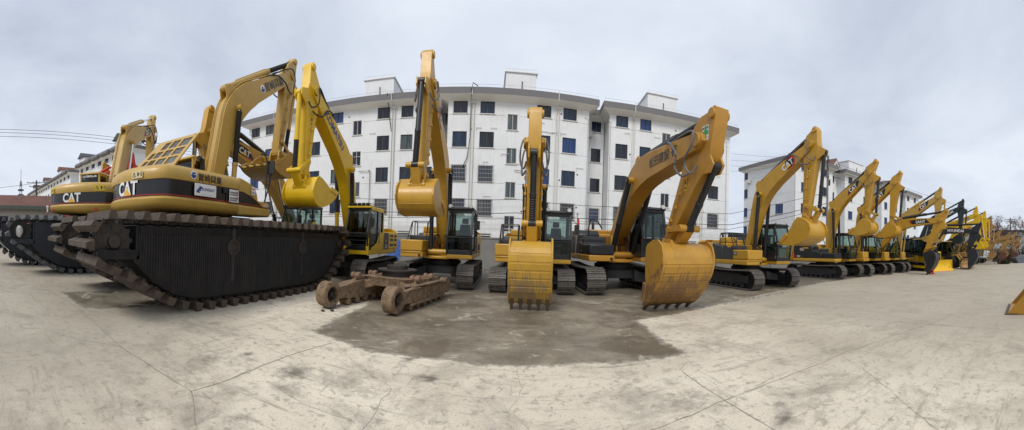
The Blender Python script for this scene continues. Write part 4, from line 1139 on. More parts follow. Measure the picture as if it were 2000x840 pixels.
rg = mth('SUBTRACT', mr(n_mid, .3, .8, .78, .92), mth('MULTIPLY', wf, .30)); L.new(rg, b.inputs['Roughness']); b.inputs['Specular IOR Level'].default_value = .35
bp = nd('ShaderNodeBump'); bp.inputs['Strength'].default_value = .5; bp.inputs['Distance'].default_value = .015
L.new(mth('ADD', mth('MULTIPLY', n_fine, .7), mth('ADD', n_mid, mth('MULTIPLY', n_grit, .25))), bp.inputs['Height']); L.new(bp.outputs[0], b.inputs['Normal'])
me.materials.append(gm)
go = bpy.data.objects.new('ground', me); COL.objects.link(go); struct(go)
# expansion joints and cracks: thin dark sheets with ragged edges
JN = [(.024, [(-11.09, 1.15), (-6.95, 1.75), (-4.35, 1.79), (-3.56, 1.88), (-2.86, 1.96), (-2.26, 1.64)]), (.020, [(-2.86, 1.96), (-2.87, 2.79), (-2.89, 3.60), (-2.71, 4.56)]),
      (.022, [(2.31, 3.99), (2.30, 2.93), (2.26, 2.04)]), (.022, [(1.19, 2.78), (2.21, 2.94), (3.07, 3.0), (4.69, 2.95), (6.49, 2.61), (7.5, 2.3), (9, 2.0)]),
      (.022, [(6.77, 9.31), (7.42, 6.53), (7.5, 4.10), (7.46, 1.87), (7.2, 0.08)]), (.010, [(-0.42, 8.70), (-0.42, 6.19), (-0.40, 4.56)]), (.010, [(2.80, 8.48), (2.61, 5.71), (2.62, 4.30), (2.31, 3.99)]),
      (.007, [(0.13, 4.64), (0.24, 3.86), (0.11, 3.38), (0.25, 3.03)]), (.008, [(3.56, 4.87), (5.17, 5.17), (6.54, 5.43), (8.54, 5.47)]), (.008, [(-2.71, 4.56), (-1.30, 3.48), (-1.26, 2.62)]),
      (.008, [(-2.54, 2.80), (-1.88, 2.71), (-1.37, 2.73)]), (.010, [(-6.24, 0.07), (-5.25, 1.07), (-4.35, 1.79)]), (.008, [(-2.97, 4.81), (-1.89, 4.97), (-0.72, 4.96), (0.93, 5.42), (1.99, 4.93), (2.80, 4.68)]),
      (.02, [(13.89, 10.17), (14.99, 6.31), (16.21, 3.04), (17, 0.20)]), (.009, [(4.69, 2.99), (4.13, 2.12), (3.43, 1.14), (3.12, 0.78)]), (.008, [(7.53, 7.05), (5.2, 5.7), (3.56, 4.87), (2.7, 4.6)])]
rn = random.Random(5); mb = MB()
for wd, P in JN:
    Q = []
    for i in range(len(P) - 1):
        a = Vector(P[i]); c = Vector(P[i + 1]); k = max(2, int((c - a).length / .12))
        for j in range(k): Q.append(a.lerp(c, j / k))
    Q.append(Vector(P[-1])); off = 0; V = []
    for i, q in enumerate(Q):
        d = (Q[min(i + 1, len(Q) - 1)] - Q[max(i - 1, 0)]).normalized(); n = Vector((-d.y, d.x))
        off = off * .85 + rn.uniform(-1, 1) * (.012 if wd > .015 else .03)
        wl, wr = wd * rn.uniform(.05, .38), wd * rn.uniform(.05, .38)
        if i in (0, len(Q) - 1): wl = wr = .002
        V += [(q.x + n.x * (off + wl), q.y + n.y * (off + wl), .004), (q.x + n.x * (off - wr), q.y + n.y * (off - wr), .004)]
    mb.add(V, [(2 * i + 1, 2 * i + 3, 2 * i + 2, 2 * i) for i in range(len(Q) - 1)])
struct(obj('ground_joints', mb, mat('joint_dirt', (.24, .205, .16), .9, dirt=1., dcol=(.46, .40, .32), dscale=9), smooth=0))
# crumbs of loose concrete by the joint in front of the row
mb = MB()
for i in range(260):
    t = rn.random(); x = 4.6 + 5.5 * t + rn.gauss(0, .12); y = 8.0 + .95 * t * 1.2 + rn.gauss(0, .09) ; r = rn.uniform(.008, .03)
    mb.lathe((x, y, -.002), (0, 0, 1), [(0, r), (r * .6, r * .8), (r, r * .3)], 5)
for i in range(90):
    x = rn.uniform(-8, 9); y = rn.uniform(2, 9); r = rn.uniform(.004, .014)
    mb.lathe((x, y, -.002), (0, 0, 1), [(0, r), (r * .6, r * .8), (r, r * .3)], 5)
cr_ = obj('gravel_crumbs', mb, CONC, smooth=0); cr_['kind'] = 'stuff'; cr_['label'] = 'loose crumbs of grey concrete along the slab edge in front of the excavators'; cr_['category'] = 'gravel'

# ------------------------------------------------------------------ flats
def facade_frame(p0, p1):
    p0 = Vector((p0[0], p0[1], 0)); p1 = Vector((p1[0], p1[1], 0)); u = (p1 - p0).normalized(); n = Vector((u.y, -u.x, 0))   # n: outward (towards the yard)
    return p0, u, n, (p1 - p0).length
def win_meshes(w, h, kind, pane):
    """frame with a mullion, pane, sill, optional grille; local x along the wall, -y outward"""
    def fr():
        mb = MB(); t = .05; y0, y1 = .05, .10
        mb.box(-w / 2, w / 2, y0, y1, -h / 2, -h / 2 + t); mb.box(-w / 2, w / 2, y0, y1, h / 2 - t, h / 2)
        mb.box(-w / 2, -w / 2 + t, y0, y1, -h / 2 + t, h / 2 - t); mb.box(w / 2 - t, w / 2, y0, y1, -h / 2 + t, h / 2 - t); mb.box(-.03, .03, y0 - .01, y1, -h / 2 + t, h / 2 - t)
        return mb.mesh('window', ALUW if kind == 'n' else ALU, 0)
    def pn():
        mb = MB(); mb.box(-w / 2 + .03, w / 2 - .03, .085, .095, -h / 2 + .03, h / 2 - .03); return mb.mesh('pane', PANES[pane], 0)
    def sl():
        mb = MB(); mb.box(-w / 2 - .08, w / 2 + .08, -.07, .12, -h / 2 - .07, -h / 2); return mb.mesh('sill', SILL, 0)
    def gr():
        mb = MB(); W2, H2 = w / 2 + .06, h / 2 + .04; n = 11
        for i in range(n): x = -W2 + 2 * W2 * i / (n - 1); mb.box(x - .009, x + .009, -.10, -.082, -H2, H2)
        for i in range(5): z = -H2 + 2 * H2 * i / 4; mb.box(-W2, W2, -.106, -.076, z - .014, z + .014)
        return mb.mesh('grille', GRIL, 0)
    k = ('win', round(w, 2), round(h, 2), kind)
    return cached(k + ('f',), fr), cached(k + ('p', pane), pn), cached(k + ('s',), sl), (cached(k + ('g',), gr) if kind == 'g' else None)
def wall_panel(mb, fr, u0, u1, z0, z1, holes, depth=.13):
    """wall sheet with real openings and reveals"""
    p0, u, n, Lw = fr
    us = sorted({u0, u1} | {a for h in holes for a in (h[0] - h[2] / 2, h[0] + h[2] / 2)}); zs = sorted({z0, z1} | {a for h in holes for a in (h[1] - h[3] / 2, h[1] + h[3] / 2)})
    def P(a, z, d=0): q = p0 + u * a - n * d; return (q.x, q.y, z)
    for i in range(len(us) - 1):
        for j in range(len(zs) - 1):
            cu, cz = (us[i] + us[i + 1]) / 2, (zs[j] + zs[j + 1]) / 2
            if any(abs(cu - h[0]) < h[2] / 2 and abs(cz - h[1]) < h[3] / 2 for h in holes): continue
            mb.add([P(us[i], zs[j]), P(us[i + 1], zs[j]), P(us[i + 1], zs[j + 1]), P(us[i], zs[j + 1])], [(0, 1, 2, 3)])
    for h in holes:
        a, c, z, y = h[0] - h[2] / 2, h[0] + h[2] / 2, h[1] - h[3] / 2, h[1] + h[3] / 2
        mb.add([P(a, z), P(c, z), P(c, y), P(a, y), P(a, z, depth), P(c, z, depth), P(c, y, depth), P(a, y, depth)], [(0, 4, 5, 1), (1, 5, 6, 2), (2, 6, 7, 3), (3, 7, 4, 0)])
rw = random.Random(11)
def block(root, p0, p1, wins, H=14.0, depth=10., left_end=True, right_end=True, cor=True, corn_l=.7, corn_r=.7, simple=False):
    """one straight stretch of facade: wins = (u, z, w, h, kind)"""
    O = root.location
    fr = facade_frame((p0[0] - O.x, p0[1] - O.y), (p1[0] - O.x, p1[1] - O.y)); q0, u, n, Lw = fr
    mb = MB(); holes = [(a[0], a[1], a[2], a[3]) for a in wins]
    wall_panel(mb, fr, 0, Lw, 0, H, holes)
    def P(a, d, z): q = q0 + u * a - n * d; return (q.x, q.y, z)
    for a, on in ((0, left_end), (Lw, right_end)):
        if on: mb.add([P(a, 0, 0), P(a, depth, 0), P(a, depth, H), P(a, 0, H)], [(0, 1, 2, 3)] if a > 0 else [(3, 2, 1, 0)])
    mb.add([P(0, depth, 0), P(Lw, depth, 0), P(Lw, depth, H), P(0, depth, H)], [(3, 2, 1, 0)])
    mb.add([P(0, 0, H), P(Lw, 0, H), P(Lw, depth, H), P(0, depth, H)], [(0, 1, 2, 3)])
    mb.add([P(0, .6, 0), P(Lw, .6, 0), P(Lw, .6, H), P(0, .6, H)], [(0, 1, 2, 3)])
    if not simple:
        mb.m = 1
        for k in range(5):          # scored string line under each row of windows, broken by the openings
            z = (13.3 - 2.88 * k) - .78
            uu = sorted([(a[0] - a[2] / 2 - .09, a[0] + a[2] / 2 + .09) for a in wins if abs(a[1] - z) < a[3] / 2 + .12]); c = 0
            for s0, s1 in uu + [(Lw, Lw)]:
                if s0 - c > .05: mb.add([P(c, -.003, z - .012), P(s0, -.003, z - .012), P(s0, -.003, z + .012), P(c, -.003, z + .012)], [(0, 1, 2, 3)])
                c = s1
    obj('wall', mb, [WALLM, mat('joint_grey', (.30, .29, .28), .8)], root, smooth=0)
    if cor:
        cb = MB(); ov = .72; th = .55
        a0, a1 = -corn_l, Lw + corn_r
        def C(a, d, z): return P(a, d, z)
        # sloped white soffit and grey fascia
        cb.m = 0
        cb.add([C(0, 0, H - .35), C(Lw, 0, H - .35), C(a1, -ov, H), C(a0, -ov, H)], [(0, 1, 2, 3)][::-1] and [(3, 2, 1, 0)])
        if corn_r > 0: cb.add([C(Lw, 0, H - .35), C(Lw, depth, H - .35), C(a1, depth + .7, H), C(a1, -ov, H)], [(3, 2, 1, 0)])
        if corn_l > 0: cb.add([C(0, 0, H - .35), C(a0, -ov, H), C(a0, depth + .7, H), C(0, depth, H - .35)], [(3, 2, 1, 0)])
        cb.m = 1
        top = [C(a0, -ov, H), C(a1, -ov, H), C(a1, depth + .7, H), C(a0, depth + .7, H)]; t2 = [(x, y, z + th) for x, y, z in top]
        cb.add(top + t2, [(0, 1, 5, 4), (1, 2, 6, 5), (2, 3, 7, 6), (3, 0, 4, 7), (4, 5, 6, 7)])
        obj('cornice', cb, [mat('soffit_white', (.86, .86, .84), .8), FASC], root, smooth=0)
        if not simple:
            rb = MB()
            zt = H + th
            for zz in (zt + .28,): rb.tube([C(a0 + .1, -ov + .12, zz), C(a1 - .1, -ov + .12, zz)], .012, 4)
            k = max(1, int(Lw / 1.6))
            for i in range(k + 1): a = a0 + .1 + (a1 - a0 - .2) * i / k; rb.tube([C(a, -ov + .12, zt), C(a, -ov + .12, zt + .28)], .010, 4)
            obj('roof_rail', rb, PIPEW, root)
    ang = math.atan2(u.y, u.x)
    for a in wins:
        uu, z, w_, h_, kind = a[:5]; pane = a[5] if len(a) > 5 else rw.choice([0, 0, 0, 1, 1, 2, 3] if kind != 'n' else [1, 3, 3])
        f, p, s, g_ = win_meshes(w_, h_, kind, pane); q = q0 + u * uu
        fo = inst('window', f, root, (q.x, q.y, z), ang)
        inst('pane', p, fo)
        if not simple: inst('sill', s, fo)
        if g_: inst('grille', g_, fo)
    return fr
def pipe(root, pts, r=.05, m=None, name='downpipe'):
    O = root.location; mb = MB(); mb.tube([(x - O.x, y - O.y, z) for x, y, z in pts], r, 8)
    return obj(name, mb, m or PIPEW, root)
def along(p0, p1, a, d=0):
    dx, dy = p1[0] - p0[0], p1[1] - p0[1]; L_ = math.hypot(dx, dy); ux, uy = dx / L_, dy / L_
    return (p0[0] + ux * a + uy * d, p0[1] + uy * a - ux * d)
ZR = [13.3, 10.42, 7.54, 4.66, 1.78]; ZN = [12.0, 9.12, 6.24, 3.36]
def column(u, w=1.22, h=1.34, grille=(2, 3, 4), rows=range(5)): return [(u, ZR[k], w, h, 'g' if k in grille else 'w') for k in rows]
def stair(u): return [(u, z, .86, 1.34, 'n') for z in ZN]
flats = thing('apartment_building', 'long white five-storey flats with grey cornice right behind the middle of the excavator row', 'building', (0, 28, 0))
PL, PC, PR_ = ((-27.4, 26.0), (-6.6, 27.9)), ((-5.8, 27.3), (6.4, 28.2)), ((8.3, 28.2), (21.0, 27.2))
block(flats, *PL, column(17.9, 1.1, grille=(3, 4)) + column(15.7, 1.18, grille=(3, 4)) + stair(13.15) + column(11.1, 1.15, grille=(4,)) + column(8.6, 1.3, grille=(4,)) + column(3.0, 1.2, grille=(4,)) + column(.95, 1.2, grille=(4,)) + column(20.0, .55, grille=()), corn_r=.2)
block(flats, *PC, column(1.05) + column(3.35) + stair(5.5) + [a for a in column(8.2, grille=(3, 4))] + column(10.48, grille=(3, 4)))
block(flats, *PR_, column(1.18, 1.15, grille=(3, 4)) + column(3.45, 1.1, grille=(3, 4)) + stair(5.55) + column(8.4, 1.15, grille=(3, 4)) + column(10.84, 1.2, grille=(3, 4)))
block(flats, (-6.7, 29.9), (-5.7, 30.0), column(.35, .5, grille=()), corn_l=0, corn_r=0, left_end=False, right_end=False, depth=6)
block(flats, (6.3, 30.3), (8.4, 30.3), [(1.32, z, .95, 1.3, 'g' if k > 2 else 'w') for k, z in enumerate(ZR[:4])] + [(.35, z, .42, 1.3, 'g' if k > 2 else 'w') for k, z in enumerate(ZR[:4])], corn_l=0, corn_r=0, left_end=False, right_end=False, depth=6)
# downpipes, stubs, vents, cables and air conditioners on the flats
for P_, ul in ((PL, (16.75, 4.2)), (PC, (2.2, 9.45)), (PR_, (2.35, 9.6))):
    for a in ul:
        x, y = along(*P_, a, .09); x2, y2 = along(*P_, a - .22, .09); x3, y3 = along(*P_, a - .15, .78)
        pipe(flats, [(x, y, .3), (x, y, 13.6)], .065); pipe(flats, [(x2, y2, .3), (x2, y2, 13.2), (x3, y3, 13.9), (x3, y3, 14.7)], .035)
        O = flats.location; hb = MB().box(x - .16 - O.x, x + .16 - O.x, y - .1 - O.y, y + .1 - O.y, 13.45, 13.62); obj('rain_hopper', hb, PIPEW, flats)
rs = random.Random(3)
for P_, Lw in ((PL, 20.5), (PC, 12.), (PR_, 12.6)):
    for k in range(16):
        a = rs.uniform(.5, Lw - .5); z = rs.choice(ZR[:4]) + rs.choice((-1.15, 1.0, .95)); x, y = along(*P_, a, .07); x2, y2 = along(*P_, a + rs.choice((-.5, .45, .6)), .07)
        pipe(flats, [(x2, y2, z), (x, y, z + .01), (x, y, z - .25 * rs.random() - .03)], .022, name='pipe_stub')
    mb = MB()
    for k in range(12):
        a = rs.choice([.55, 1.75, 2.0, 4.1, 6.5, 7.3, 9.7, 11.3]) if Lw < 14 else rs.uniform(.6, Lw - .6); z = rs.choice(ZR[:4]) + rs.choice((.85, -.2, .4)); x, y = along(*P_, a, 0); x2, y2 = along(*P_, a, .03); O = flats.location
        if any(abs(a - q) < .75 for q in (1.05, 3.35, 5.5, 8.2, 10.48)) and abs(z - min(ZR, key=lambda t: abs(t - z))) < .75: continue
        obj('vent_hole', MB().cyl((x - O.x, y - O.y, z), (x2 - O.x, y2 - O.y, z), .065, n=12), BLKM, flats)
x, y = along(*PC, 1.95, .12); x1, y1 = along(*PC, 1.75, .12); x0, y0 = along(*PC, 2.0, .85)
pipe(flats, [along(*PC, 2.5, .5) + (14.7,), along(*PC, 2.1, .8) + (14.85,), (x0, y0, 14.3), (x, y, 13.2), (x, y, 10.5), (x1, y1, 8.8), along(*PC, 1.4, .14) + (8.0,)], .035, RUB, 'hanging_cable')
x, y = along(*PL, 16.2, .12); pipe(flats, [along(*PL, 16.2, .8) + (14.6,), (x, y, 13.2), along(*PL, 16.5, .12) + (11.4,)], .03, RUB, 'hanging_cable')
for P_, a in ((PC, 12.15), (PR_, .1), (PR_, 12.35), (PL, .5)):
    x, y = along(*P_, a, .05); pipe(flats, [(x, y, 1), (x, y, 13.0), along(*P_, a - .35, .05) + (13.05,)], .02, GRIL, 'conduit')
def aircon(root, p, u, n, z):
    O = root.location; p = Vector((p[0] - O.x, p[1] - O.y, z)); mb = MB(); mb.obox(p + n * .25, u * .4, n * .15, Vector((0, 0, .27))); mb.lathe(p + n * .40 - u * .1, n, [(0, .2), (.01, .2), (.012, .12)], 18)
    mb.bar(p + u * .3 + Vector((0, 0, -.3)), p + u * .3 + n * .4 + Vector((0, 0, -.3)), .03, .03); mb.bar(p - u * .3 + Vector((0, 0, -.3)), p - u * .3 + n * .4 + Vector((0, 0, -.3)), .03, .03)
    obj('air_conditioner', mb, PIPEW, root, bevel=.02)
for z in (12.3, 3.6): aircon(flats, (6.75, 30.25), Vector((1, 0, 0)), Vector((0, -1, 0)), z)
# purple-brown drain pipes seen beside the stair windows
for P_, a in ((PL, 14.6), (PC, 6.9)):
    x, y = along(*P_, a, .12); pipe(flats, [along(*P_, a - 1.1, .12) + (7.9,), (x, y, 7.9), (x, y, 2.)], .03, mat('pipe_maroon', (.09, .03, .035), .5), 'drain_pipe')
# low-level white pipework and rails along the foot of the flats
for P_, Lw in ((PL, 20.5), (PC, 12.2), (PR_, 12.6)):
    for z, d, r in ((2.9, .5, .025), (3.25, .35, .02), (2.3, .6, .03)):
        pipe(flats, [along(*P_, 0, d) + (z,), along(*P_, Lw, d) + (z + .02,)], r, PIPEW, 'wall_pipe')
    for k in range(int(Lw / 2.4)):
        x, y = along(*P_, .7 + 2.4 * k, .55); pipe(flats, [(x, y, 0), (x, y, 3.3)], .022, PIPEW, 'wall_pipe')
# white stairwell boxes on the roof
def roof_box(root, P_, a, w_, h_, dd=3.2, back=2.2):
    O = root.location; p0, u, n, _ = facade_frame((P_[0][0] - O.x, P_[0][1] - O.y), (P_[1][0] - O.x, P_[1][1] - O.y)); mb = MB()
    c = p0 + u * a - n * (back + dd / 2) + Vector((0, 0, 14.3 + h_ / 2)); mb.obox(c, u * w_ / 2, n * dd / 2, Vector((0, 0, h_ / 2)))
    mb.obox(c + Vector((0, 0, h_ / 2 + .06)), u * (w_ / 2 + .12), n * (dd / 2 + .12), Vector((0, 0, .07)))
    q = c + Vector((0, 0, h_ / 2 + .3)); mb.obox(q + u * .1, u * w_ * .2, n * .3, Vector((0, 0, .06)))
    rb = obj('stairwell_box', mb, WALLM, root, bevel=.02)
    pb = MB(); e = c + n * (dd / 2 + .05) + u * .1; pb.tube([e + Vector((0, 0, -h_ / 2)), e + Vector((0, 0, h_ * .25))], .045, 6); obj('vent_pipe', pb, GREYP, rb)
    rr = MB(); zt = Vector((0, 0, h_ / 2 + .35))
    rr.tube([c + zt + u * w_ * .5 + n * dd * .5, c + zt - u * w_ * .5 + n * dd * .5], .012, 4)
    for i in range(4): qq = c + u * w_ * (i / 3 - .5) + n * dd * .5 + Vector((0, 0, h_ / 2)); rr.tube([qq, qq + Vector((0, 0, .35))], .01, 4)
    obj('box_rail', rr, PIPEW, rb)
roof_box(flats, PL, 14.4, 3.0, 3.1); roof_box(flats, PC, 6.3, 2.8, 3.1); roof_box(flats, PR_, 5.9, 3.2, 3.0)

# second block of flats, to the right
f2 = thing('apartment_building', 'white block of flats with end wall and blue windows behind the right-hand excavators', 'building', (33, 30, 0))
e0, e1 = (32.9, 38.6), (32.9, 28.4)
block(f2, e0, e1, [(.35, z, .85, 1.4, 'w', 2) for z in ZR] + [(7.45, ZR[0], 1.4, 1.5, 'w', 1), (7.45, ZR[2], 1.5, 1.35, 'w', 2), (7.45, ZR[4] + .6, 1.5, 1.2, 'w', 1)], depth=.5, left_end=False, right_end=False, corn_r=0)
def bay(a, b_, d, us):
    A = along((32.9, 28.2), (68.5, 24.2), a, -d); B_ = along((32.9, 28.2), (68.5, 24.2), b_, -d)
    block(f2, A, B_, [(q, z, 1.1, 1.34, 'g' if k == 4 else 'w', rw.choice((0, 2, 0, 1))) for q in us for k, z in enumerate(ZR)], depth=9.5 - d, corn_l=.7 if d == 0 else 0, corn_r=.7 if d == 0 else 0)
bay(0, 7.6, 0, (1.6, 5.9)); bay(7.6, 10.6, 1.6, (1.7,)); bay(10.6, 18, 0, (1.4, 5.6)); bay(18, 21.5, 1.6, (2.,)); bay(21.5, 28.5, 0, (1.5, 5.3)); bay(28.5, 31, 1.6, (1.3,)); bay(31, 37.2, 0, (1.2, 4.4))
O = f2.location
for z in (12.2, 3.8): aircon(f2, (32.9, 37.4), Vector((0, -1, 0)), Vector((-1, 0, 0)), z)
roof_box(f2, ((32.9, 28.2), (68.5, 24.2)), 16.5, 4.2, 3.0)
for a in (8.8, 26.8):
    mb = MB(); x, y = along((32.9, 28.2), (68.5, 24.2), a, -.3); x -= O.x; y -= O.y
    for dx in (0,): mb.prism([(x - 1.6, 14.5), (x + 1.6, 14.5), (x, 16.1)], y, y + 5)
    g = obj('roof_gable', mb, ROOFR, f2, smooth=0)
    mb = MB(); mb.prism([(x - 1.2, 14.5), (x + 1.2, 14.5), (x, 15.75)], y - .05, y - .005); mb.cyl((x, y - .07, 14.98), (x, y - .05, 14.98), .26); obj('gable_front', mb, SILL, g)
    mb = MB(); mb.cyl((x, y - .09, 14.98), (x, y - .075, 14.98), .2); obj('gable_window', mb, PANES[1], g)
mb = MB(); q0, u_, n_, _ = facade_frame((32.9 - O.x, 38.6 - O.y), (32.9 - O.x, 28.4 - O.y)); mb.prism([(-.5, 14.5), (6, 14.5), (6, 15.3), (2.5, 15.5), (0, 14.9)], .2, 8); obj('roof', mb, ROOFR, f2, smooth=0)

# row of older flats running away to the left
f3 = []
for nm, lab, a, b_, n_ in (('apartment_building', 'nearer white block of flats with rounded grey eaves at the left, dormer on its roof', (-62, 15.6), (-43.8, 18.0), 7), ('apartment_building', 'far white block of flats at the left end of the street above the tiled shed', (-116, 11.5), (-67, 15.0), 16)):
    t = thing(nm, lab, 'building', (a[0], a[1], 0), group='blocks of flats on the left'); L_ = math.hypot(b_[0] - a[0], b_[1] - a[1])
    block(t, a, b_, [((k + .5) * L_ / n_, z, 1.3, 1.5, 'w', (k * 3 + j) % 2) for k in range(n_) for j, z in enumerate(ZR)], simple=True, H=13.6, depth=5)
    mb = MB(); q0, u_, nn_, Lw = facade_frame((0, 0), (b_[0] - a[0], b_[1] - a[1]))
    k = int(Lw / 3.2)
    for i in range(k):
        c = q0 + u_ * (i + .5) * Lw / k + nn_ * .75 + Vector((0, 0, 13.85)); mb.lathe(c - u_ * 1.55, u_, [(0, .22), (.15, .42), (2.9, .42), (3.1, .22)], 10)
    obj('rounded_eave', mb, FASC, t)
    for kk, ff in enumerate((.12, .9) if n_ == 7 else (.2, .52, .85)):
        c = q0 + u_ * Lw * ff - nn_ * 1.2; mb = MB(); mb.obox(c + Vector((0, 0, 14.6)), u_ * 1.3, nn_ * 1.6, Vector((0, 0, .6)))
        pz = [c + u_ * -1.6 + Vector((0, 0, 15.2)), c + u_ * 1.6 + Vector((0, 0, 15.2)), c + Vector((0, 0, 16.1))]
        d1 = obj('dormer', mb, WALLM, t, smooth=0); mb = MB(); mb.add([p + nn_ * 1.9 for p in pz] + [p - nn_ * 2.4 for p in pz], [(0, 1, 2), (5, 4, 3), (0, 3, 4, 1), (1, 4, 5, 2), (2, 5, 3, 0)]); obj('dormer_roof', mb, GREYP if n_ == 7 else ROOFR, d1, smooth=0)

# tiled shed at the far left
sm_ = bpy.data.materials.new('clay_tiles'); sm_.use_nodes = True; N = sm_.node_tree.nodes; L = sm_.node_tree.links; b = N['Principled BSDF']; b.inputs['Roughness'].default_value = .85
tc = N.new('ShaderNodeTexCoord'); br = N.new('ShaderNodeTexBrick'); br.inputs['Scale'].default_value = 1; br.inputs['Brick Width'].default_value = .3; br.inputs['Row Height'].default_value = .26; br.inputs['Mortar Size'].default_value = .018
br.inputs['Color1'].default_value = (.26, .10, .065, 1); br.inputs['Color2'].default_value = (.17, .075, .055, 1); br.inputs['Mortar'].default_value = (.04, .025, .02, 1)
sp_ = N.new('ShaderNodeSeparateXYZ'); L.new(tc.outputs['Object'], sp_.inputs[0]); cb_ = N.new('ShaderNodeCombineXYZ'); L.new(sp_.outputs['Y'], cb_.inputs[0]); L.new(sp_.outputs['X'], cb_.inputs[1]); L.new(cb_.outputs[0], br.inputs['Vector'])
nn_ = N.new('ShaderNodeTexNoise'); nn_.inputs['Scale'].default_value = 1.2; nn_.inputs['Detail'].default_value = 6; L.new(tc.outputs['Object'], nn_.inputs['Vector'])
mx_ = N.new('ShaderNodeMix'); mx_.data_type = 'RGBA'; mx_.blend_type = 'MULTIPLY'; mx_.inputs['Factor'].default_value = .7; L.new(br.outputs['Color'], mx_.inputs['A'])
cr_2 = N.new('ShaderNodeValToRGB'); cr_2.color_ramp.elements[0].position = .3; cr_2.color_ramp.elements[0].color = (.45, .45, .45, 1); cr_2.color_ramp.elements[1].position = .7; L.new(nn_.outputs['Fac'], cr_2.inputs[0]); L.new(cr_2.outputs[0], mx_.inputs['B']); L.new(mx_.outputs['Result'], b.inputs['Base Color'])
shed = thing('shed', 'long low shed with red clay tile roof and green gutter behind the black pontoons', 'shed', (-31, 6, 0))
mb = MB()
wl = MB(); wl.box(-7, 0, -12, 9.5, 0, 3.7); obj('wall', wl, mat('cream_render', (.40, .39, .36), .85, dirt=.4, streak=.4, dcol=(.2, .19, .17)), shed, smooth=0)
mb.add([(.5, -12.5, 3.9), (.5, 10, 3.9), (-3.5, 10, 5.25), (-3.5, -12.5, 5.25), (-7.5, 10, 3.9), (-7.5, -12.5, 3.9)], [(0, 1, 2, 3), (3, 2, 4, 5), (1, 4, 2), (0, 3, 5)]); obj('roof', mb, sm_, shed, smooth=0)
mb = MB().box(.35, .62, -12.5, 10, 3.52, 3.88); obj('gutter_board', mb, mat('green_board', (.11, .15, .115), .7, dirt=.5), shed, bevel=.02)
for k in range(6):
    y = -9 + k * 3.3; mb = MB().box(.0, .03, y - .7, y + .7, 1.7, 2.9); f = obj('window', mb, ALU, shed, smooth=0); obj('pane', MB().box(.03, .045, y - .62, y + .62, 1.78, 2.82), PANES[1], f, smooth=0)

# boundary wall with a blue painted patch
wall = thing('concrete_wall', 'weathered grey concrete boundary wall with a patch of blue paint behind the excavators', 'wall', (0, 20.7, 0))
mb = MB().box(-40, 75, 0, .24, 0, 1.95); mb.box(-40, 75, -.04, .28, 1.95, 2.05)
for k in range(38): x = -39 + k * 3; mb.box(x - .15, x + .15, -.08, 0 - .002, 0, 1.94)
wo = obj('wall_face', mb, CONC, wall, smooth=0, bevel=.015)
mb = MB(); rb_ = random.Random(9); V = []
for i in range(22): a = 2 * PI * i / 22; V.append((-7.75 + .75 * math.cos(a) * rb_.uniform(.65, 1.1), -.006, .95 + .9 * math.sin(a) * rb_.uniform(.75, 1.05)))
mb.add(V, [tuple(range(21, -1, -1))]); obj('painted_patch', mb, mat('blue_paint', (.02, .10, .42), .6, dirt=.6, dcol=(.25, .27, .28), dscale=5), wall, smooth=0)
for k, (x, w_) in enumerate(((-9.5, .4), (-2, .25), (7.5, .5))): pass
# low grey roofed building & far things at the right
t = thing('low_building', 'low dark grey shed beyond the wall between the two blocks of flats', 'building', (27, 32, 0)); obj('wall', MB().box(-1.6, 5.2, 0, 5, 0, 3.6), GREYP, t, smooth=0); obj('roof', MB().box(-1.8, 5.4, -.2, 5.2, 3.6, 3.9), ALU, t, smooth=0)
for k, (x, y, l, h, lab) in enumerate(((95, 6.5, 30, 7.5, 'pale grey warehouse seen far off behind the bare trees'), (70, 12, 16, 6.0, 'pale low warehouse with ribbed wall beyond the dozer'))):
    t = thing('warehouse', lab, 'building', (x, y, 0)); obj('wall', MB().box(-3, 3, -3, 3, 0, h) if k else MB().box(0, 10, -10, 4, 0, h), mat('far_cladding', (.42, .45, .46), .7, dirt=.3), t, smooth=0)
    obj('roof', MB().box(-3.3, 3.3, -3.3, 3.3, h, h + .5) if k else MB().box(-.4, 10.4, -10.4, 4.4, h, h + .6), GREYP, t, smooth=0)
# ------------------------------------------------------------------ the machines
def boom_logo(r, side, kind='para', size=.30, f=0., off=0, at=(0, 0)):
    pm = r['bpm'](side, f, off); m = 1 if side < 0 else -1
    def poly(P): return [(u * m + at[0], v + at[1]) for u, v in (P if m > 0 else P[::-1])]
    if kind == 'para':
        panel(r['boom'], pm, poly([(-.62, -.17), (.30, -.17), (.62, .08), (.66, .19), (-.10, .19), (-.40, .06)]), BDEC)
        panel(r['boom'], pm, poly([(-.62, -.17), (-.18, -.17), (-.22, -.11), (-.58, -.11)]), RDEC, .005)
    elif kind == 'hex':
        panel(r['boom'], pm, poly([(-.05, -.24), (.30, -.24), (.44, -.08), (.44, .12), (.30, .26), (.02, .26)]), RDEC)
        panel(r['boom'], pm, poly([(-.15, -.19), (.24, -.19), (.36, -.06), (.36, .08), (.22, .21), (-.05, .21)]), BDEC, .005)
    three_letter_logo(r['boom'], pm, size, at=at, h=.010)
def side_pm(root_side, x, z, y=1.378):
    return plane_map((x, -y, z), (1, 0, 0), (0, 0, 1)) if root_side < 0 else plane_map((x, y, z), (-1, 0, 0), (0, 0, 1))
